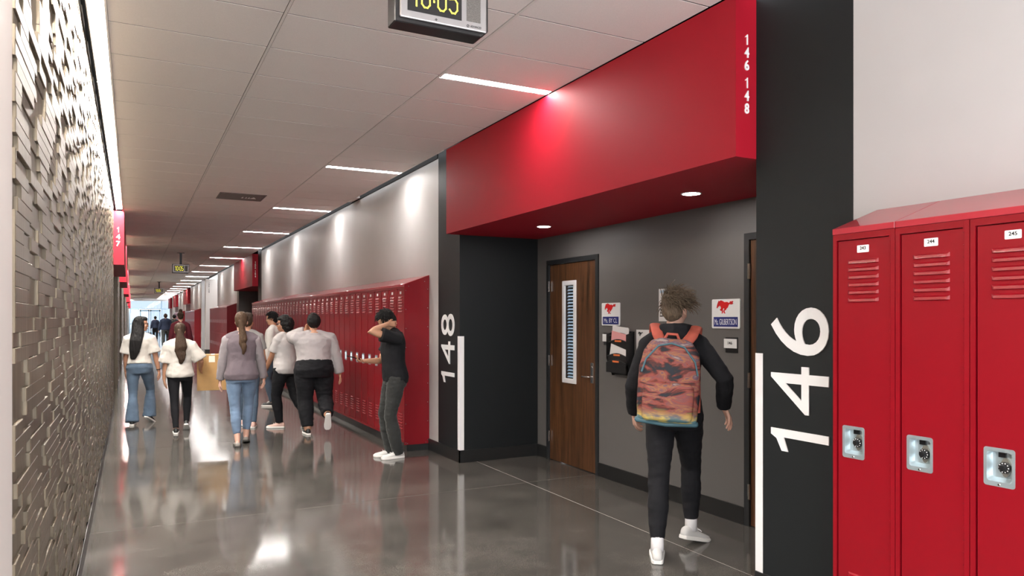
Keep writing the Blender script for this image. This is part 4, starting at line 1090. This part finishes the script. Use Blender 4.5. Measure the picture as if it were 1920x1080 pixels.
# --- 2: student at the lockers, forearm over the face, phone in the other hand
p2 = person('student in black tee leaning on no one, arm raised over face, looking at a phone by the lockers', (2.60, 7.86, 0), -88, 1.67, 'skin_tan',
    (-.075, -.02, FLAT, 0, -6), (.085, .02, FLAT, 0, 6),
    dict(e=(-.20, .335, 1.475), p=(-.115, .11, 1.56), curl=.5, hd=(.30, -.9, .0), pn=(.8, .35, -.1)), dict(p=(.06, .33, 1.13), pole=(.6, -.8, -.6), curl=.9, hd=(-.25, .9, .12), pn=(-.35, -.1, .9)),
    dict(m='cotton_black', sleeve='short', slen=.62, off=.026, hem=-.08, soff=.02, sflare=.01), dict(m='denim_charcoal', off=.014, flare=(.006, .012, .014), cut=1.0, amp=.007, freq=(9, 9, 22)),
    ('hair_black', 'short'), ('shoe_white', 'sole_white', 'sneaker'), head=(8, 38, 0), lean=(1, 0), vox=.009, seed=2, arm_r=.95)
p2['root']['label'] = 'student in black tee with one arm raised over the face, standing by the lockers'
# --- 3: student in the pale long-sleeve top
p3 = person('student in pale long-sleeve top and wide black trousers walking away beside the lockers', (2.18, 10.00, 0), 4, 1.61, 'skin_tan',
    (-.10, -.08, FLAT, 0, -4), (.14, -.36, .30, 62, 4, (.1, 1, 0)),
    dict(p=(-.10, .16, 1.50), pole=(-1, .1, -.6), curl=.8, hd=(.3, 0, .9), pn=(.5, -.6, 0)), dict(p=(.37, -.02, .86), pole=(.8, -.7, 0), curl=.5),
    dict(m='cotton_pale', sleeve='long', off=.025, hem=.02, soff=.028, amp=.008), dict(m='cotton_black', off=.028, rise=.25, amp=.008, cut=.93),
    ('hair_black', 'afro'), ('shoe_black', 'sole_white', 'sneaker'), wid=1.52, dep=1.55, limb=1.42, arm_r=1.28, head=(-8, 4, 0), lean=(3, 0), vox=.0105, seed=3, belly=.03)
# --- 4: curly-haired student
p4 = person('curly-haired student in pale tee and black trousers, face turned to one side', (1.93, 10.70, 0), -38, 1.575, 'skin_brown',
    (-.06, .06, FLAT, 0, -30), (.10, -.36, .17, 40, 0),
    dict(p=(-.16, .30, .80), pole=(-.4, -1, 0), curl=.8), dict(p=(.20, .12, .92), curl=.5),
    dict(m='cotton_white', sleeve='short', slen=.68, off=.028, offd=.034, hem=-.10, soff=.016, amp=.006), dict(m='cotton_black', off=.014, amp=.006),
    ('hair_black', 'curly'), ('shoe_pink', 'sole_white', 'sneaker'), wid=1.05, dep=1.18, limb=1.1, hips=1.08, head=(-52, 2, 0), vox=.0105, seed=4, face=True, glasses=True)
# --- 5: purple raglan, ponytail
p5 = person('student with long ponytail in mauve sweater with grey sleeves and light jeans', (1.19, 9.48, 0), 6, 1.62, 'skin_light',
    (-.05, -.14, FLAT, 0, -2), (.06, .16, FLAT+.015, 10, 3),
    dict(p=(-.27, .10, .80), curl=.5, pole=(-.6, -1, 0)), dict(p=(.30, .16, .78), curl=.75, pole=(.6, -1, 0)),
    dict(m='cotton_mauve', sm='cotton_greysleeve', sleeve='long', off=.024, offd=.03, hem=-.09, soff=.018, amp=.007), dict(m='denim_light', off=.008, cut=.80, amp=.005, freq=(8, 8, 20)),
    ('hair_brown', 'pony', .42, .95, .03), ('shoe_grey', 'sole_dark', 'flat'), wid=1.06, dep=1.08, hips=1.1, head=(6, 0, 0), lean=(2, 0), vox=.0105, seed=5)
# --- 6: half hidden student behind
p6 = person('half-hidden student in grey tee and blue jeans walking ahead of the ponytail', (1.46, 11.02, 0), 8, 1.62, 'skin_tan',
    (-.08, .18, FLAT, 0, 0), (.09, -.12, FLAT, 0, 6),
    dict(p=(-.25, .0, .84)), dict(p=(.27, .06, .84)),
    dict(m='cotton_grey', sleeve='short', slen=.7, off=.02, hem=-.08, soff=.018), dict(m='denim_blue', off=.010),
    ('hair_dark_brown', 'afro'), ('shoe_pink', 'sole_white', 'sneaker'), head=(30, 0, 0), vox=.012, seed=6, wid=1.05)
# --- 7: cardboard box carrier
p7 = person('student with wavy ponytail in cream tee and black leggings carrying a cardboard box', (.58, 10.95, 0), 2, 1.48, 'skin_tan',
    (-.06, -.16, FLAT, 0, 2), (.10, .12, FLAT+.06, 28, 4),
    dict(p=(-.24, .06, .76), curl=.35, pole=(-.5, -1, 0), hd=(.1, .25, -.9)), dict(p=(.31, .20, .99), pole=(.5, -1, -.1), curl=.8, hd=(.2, .75, -.4), pn=(.9, .1, 0)),
    dict(m='cotton_cream', sleeve='short', slen=.92, off=.028, offd=.034, hem=-.04, soff=.03, sflare=.02, amp=.008), dict(m='cotton_black', off=.005, amp=.003),
    ('hair_dark_brown', 'pony', .60, 1.75, .02), ('shoe_black', 'sole_white', 'sneaker'), hips=1.08, head=(4, 2, 0), vox=.0105, seed=7)
# --- 8: long straight hair
p8 = person('student with long straight black hair and glasses in cream tee and flared jeans', (.10, 12.05, 0), 10, 1.57, 'skin_mid',
    (-.09, -.12, FLAT, 0, -6), (.12, .16, FLAT+.05, 30, 24),
    dict(p=(-.22, .10, .86)), dict(p=(.29, .02, .82), curl=.6, pole=(.6, -1, 0)),
    dict(m='cotton_cream', sleeve='short', slen=.8, off=.02, offd=.026, hem=.10, soff=.026, sflare=.016), dict(m='denim_blue', off=.010, rise=.2, flare=(.010, .035, .05), amp=.006),
    ('hair_black', 'long'), ('shoe_black', 'sole_white', 'sneaker'), hips=1.1, head=(78, 2, 0), vox=.0105, seed=8, face=True, glasses=True)
# --- 9: half hidden beside the lockers
p9 = person('student in off-white top and jeans standing at the lockers behind the curly hair', (2.23, 13.45, 0), -60, 1.66, 'skin_tan',
    (-.08, .0, FLAT, 0, 0), (.08, .05, FLAT, 0, 0), dict(p=(-.25, .05, .86)), dict(p=(.25, .1, .86)),
    dict(m='cotton_greywhite', sleeve='long', off=.03, hem=-.08, soff=.025), dict(m='denim_dark', off=.012), ('hair_black', 'short'), ('shoe_black', 'sole_white', 'sneaker'), vox=.014, seed=9, head=(-10, 8, 0), group='students further along')
# --- far figures
p10 = person('distant student in dark maroon jacket with light hair ties behind the ponytail', (1.16, 21.6, 0), 0, 1.72, 'skin_light', (-.09, .15, FLAT, 0, 0), (.09, -.15, FLAT, 0, 0), dict(p=(-.26, 0, .86)), dict(p=(.28, .05, .86)),
    dict(m='cotton_maroon', sleeve='long', off=.03, hem=-.08, soff=.025), dict(m='cotton_black', off=.012), ('hair_dark_brown', 'bun'), ('shoe_white', 'sole_white', 'sneaker'), vox=.018, seed=10, group='students further along')
p11 = person('distant student in navy vest and patterned dark trousers near the glazed doors', (1.62, 44.0, 0), 0, 1.80, 'skin_brown', (-.12, -.2, FLAT, 0, 0), (.12, .2, FLAT+.04, 20, 0), dict(p=(-.32, 0, .86)), dict(p=(.32, .05, .86)),
    dict(m='cotton_navy', sleeve='long', off=.04, hem=-.05, soff=.03), dict(m='camo', off=.03), ('hair_dark_brown', 'afro'), ('shoe_black', 'sole_dark', 'sneaker'), vox=.022, seed=11, wid=1.15, group='students further along')
p12 = person('distant student in dark jacket close to the right of the navy vest', (2.12, 45.5, 0), 0, 1.76, 'skin_brown', (-.1, .1, FLAT, 0, 0), (.1, -.1, FLAT, 0, 0), dict(p=(-.3, 0, .86)), dict(p=(.3, .05, .86)),
    dict(m='camo', sleeve='long', off=.03, hem=-.05, soff=.03), dict(m='cotton_black', off=.02), ('hair_black', 'afro'), ('shoe_black', 'sole_dark', 'sneaker'), vox=.022, seed=12, group='students further along')
p13 = person('farthest small dark figure in front of the glazed doors', (1.45, 57.0, 0), 0, 1.70, 'skin_brown', (-.1, .1, FLAT, 0, 0), (.1, -.1, FLAT, 0, 0), dict(p=(-.3, 0, .86)), dict(p=(.3, .05, .86)),
    dict(m='cotton_navy', sleeve='long', off=.03, hem=-.05, soff=.03), dict(m='cotton_black', off=.02), ('hair_black', 'afro'), ('shoe_black', 'sole_dark', 'sneaker'), vox=.025, seed=13, group='students further along')

# ================================================================== CARRIED THINGS
def backpack(J):
    k = J['k']; S = J['S']
    c = S(.47)+Vector((-.03, -.245, -.005))
    R0 = J['root']
    t = thing('backpack', 'coral and multicoloured printed backpack on the hoodie wearer', 'backpack')
    t.matrix_basis = R0.matrix_basis @ Matrix.Translation(c) @ Matrix.Rotation(math.radians(4), 4, 'Y')
    m = MB(); prof = []
    ts = ((-.27, .165, .06), (-.255, .185, .085), (-.10, .195, .10), (.08, .19, .095), (.18, .17, .08), (.245, .125, .055), (.262, .08, .03))
    # rounded-box sections stacked upward
    V = []; F = []; n = 24
    for z, a, b_ in ts:
        for q in range(n):
            w = 2*PI*q/n; cx, sy = math.cos(w), math.sin(w); e = .45
            V.append((a*math.copysign(abs(cx)**e, cx), b_*math.copysign(abs(sy)**e, sy), z))
    for i in range(len(ts)-1):
        for q in range(n): F.append((i*n+q, i*n+(q+1) % n, (i+1)*n+(q+1) % n, (i+1)*n+q))
    F.append(tuple(range(n))); F.append(tuple((len(ts)-1)*n+q for q in range(n)))
    m.add(V, F); me = voxmesh('bag_body', m, .010, 3); folds(me, .004, (7, 7, 9), 4); new_obj('bag_body', me, 'printed_fabric', t, smooth=True)
    V = []; F = []; ts2 = ((-.25, .14, .03), (-.235, .155, .045), (-.12, .16, .05), (-.03, .155, .045), (-.005, .13, .02))
    for z, a, b_ in ts2:
        for q in range(n):
            w = 2*PI*q/n; cx, sy = math.cos(w), math.sin(w); V.append((a*math.copysign(abs(cx)**.45, cx), -.085+b_*math.copysign(abs(sy)**.45, sy), z))
    for i in range(len(ts2)-1):
        for q in range(n): F.append((i*n+q, i*n+(q+1) % n, (i+1)*n+(q+1) % n, (i+1)*n+q))
    F.append(tuple(range(n))); F.append(tuple((len(ts2)-1)*n+q for q in range(n)))
    m = MB(); m.add(V, F); me = voxmesh('front_pocket', m, .010, 3); new_obj('front_pocket', me, 'printed_fabric', t, smooth=True)
    m = MB(); m.tube([(-.17, -.095, .05), (-.15, -.09, .13), (-.08, -.075, .215), (0, -.07, .235), (.08, -.075, .215), (.15, -.09, .13), (.17, -.095, .05)], [.006]*7, 8); m.obj('zipper', 'teal_trim', t, smooth=True)
    m = MB(); m.tube([(-.18, -.02, -.262), (0, -.03, -.274), (.18, -.02, -.262)], [(.02, .06)]*3, 10, side=(0, 0, 1)); m.obj('bottom_trim', 'teal_trim', t, smooth=True)
    for s, xo in ((-1, -.10), (1, .13)):
        pts = [(xo*.55, .075, .215), (xo*.95, .105, .285), (xo*1.15, .19, .345), (xo*1.2, .27, .335), (xo*1.2, .335, .22), (xo*1.25, .34, .08), (xo*1.5, .22, -.10), (xo*1.5, .09, -.2)]
        m = MB(); m.tube(pts, [(.036, .010)]*6+[(.014, .006)]*2, 12, side=(1, 0, 0)); o = m.obj('strap', 'strap_coral', t, smooth=True)
    m = MB(); m.tube([(-.05, .03, .245), (-.03, .04, .29), (.03, .04, .29), (.05, .03, .245)], [.010]*4, 8); m.obj('grab_loop', 'strap_coral', t, smooth=True)
backpack(p1)
def phone(J):
    W = J['arms'][1][2]; k = J['k']
    t = thing('phone', 'black phone held in the hand of the student by the lockers', 'phone')
    R = Matrix.Translation(W+Vector((-.02, .125, .035))) @ Matrix.Rotation(math.radians(16), 4, 'X') @ Matrix.Rotation(math.radians(8), 4, 'Z')
    t.matrix_basis = J['root'].matrix_basis @ R
    MB().prism([(p[0], p[1]) for p in rrect(-.039, .039, -.08, .08, .012, 4)], 2, 0, .009).obj('case', 'phone_black', t)
    MB().box(-.034, .034, -.074, .074, .009, .0096).obj('screen', 'black_plastic', t)
phone(p2)
def carton():
    t = thing('cardboard_box', 'brown cardboard box carried at the side of the wavy ponytail', 'cardboard box', (1.03, 11.30, .53), math.radians(-6))
    W, D, Hh = .205, .15, .50
    MB().box(-W, W, -D, D, 0, Hh-.002).obj('carton', 'cardboard', t, bevel=.003)
    for s in (-1, 1): MB().prism([(s*.002, Hh), (s*W, Hh), (s*W, Hh+.004), (s*.002, Hh+.004)], 1, -D, D).obj('flap', 'cardboard', t)
    MB().box(-.05, .03, -D-.0015, -D, Hh-.10, Hh-.01).obj('label', 'tape', t)
    MB().box(-.025, .025, -D, D, Hh+.004, Hh+.006).obj('tape', 'tape', t)
    MB().box(-W-.001, -W+.001, -.03, .03, .30, .34).obj('hand_hole', 'black_void', t)
carton()
def wristband(J):
    E, W = J['arms'][1][1], J['arms'][1][2]; d = (W-E).normalized()
    m = MB(); m.tube([W-d*.035, W-d*.022], [.031, .031], 16, dome=False); o = m.obj('bracelet', 'black_plastic'); o.matrix_basis = J['root'].matrix_basis.copy()
    tag(o, 'black bracelet on the wrist of the long-haired student', 'bracelet')
wristband(p8)
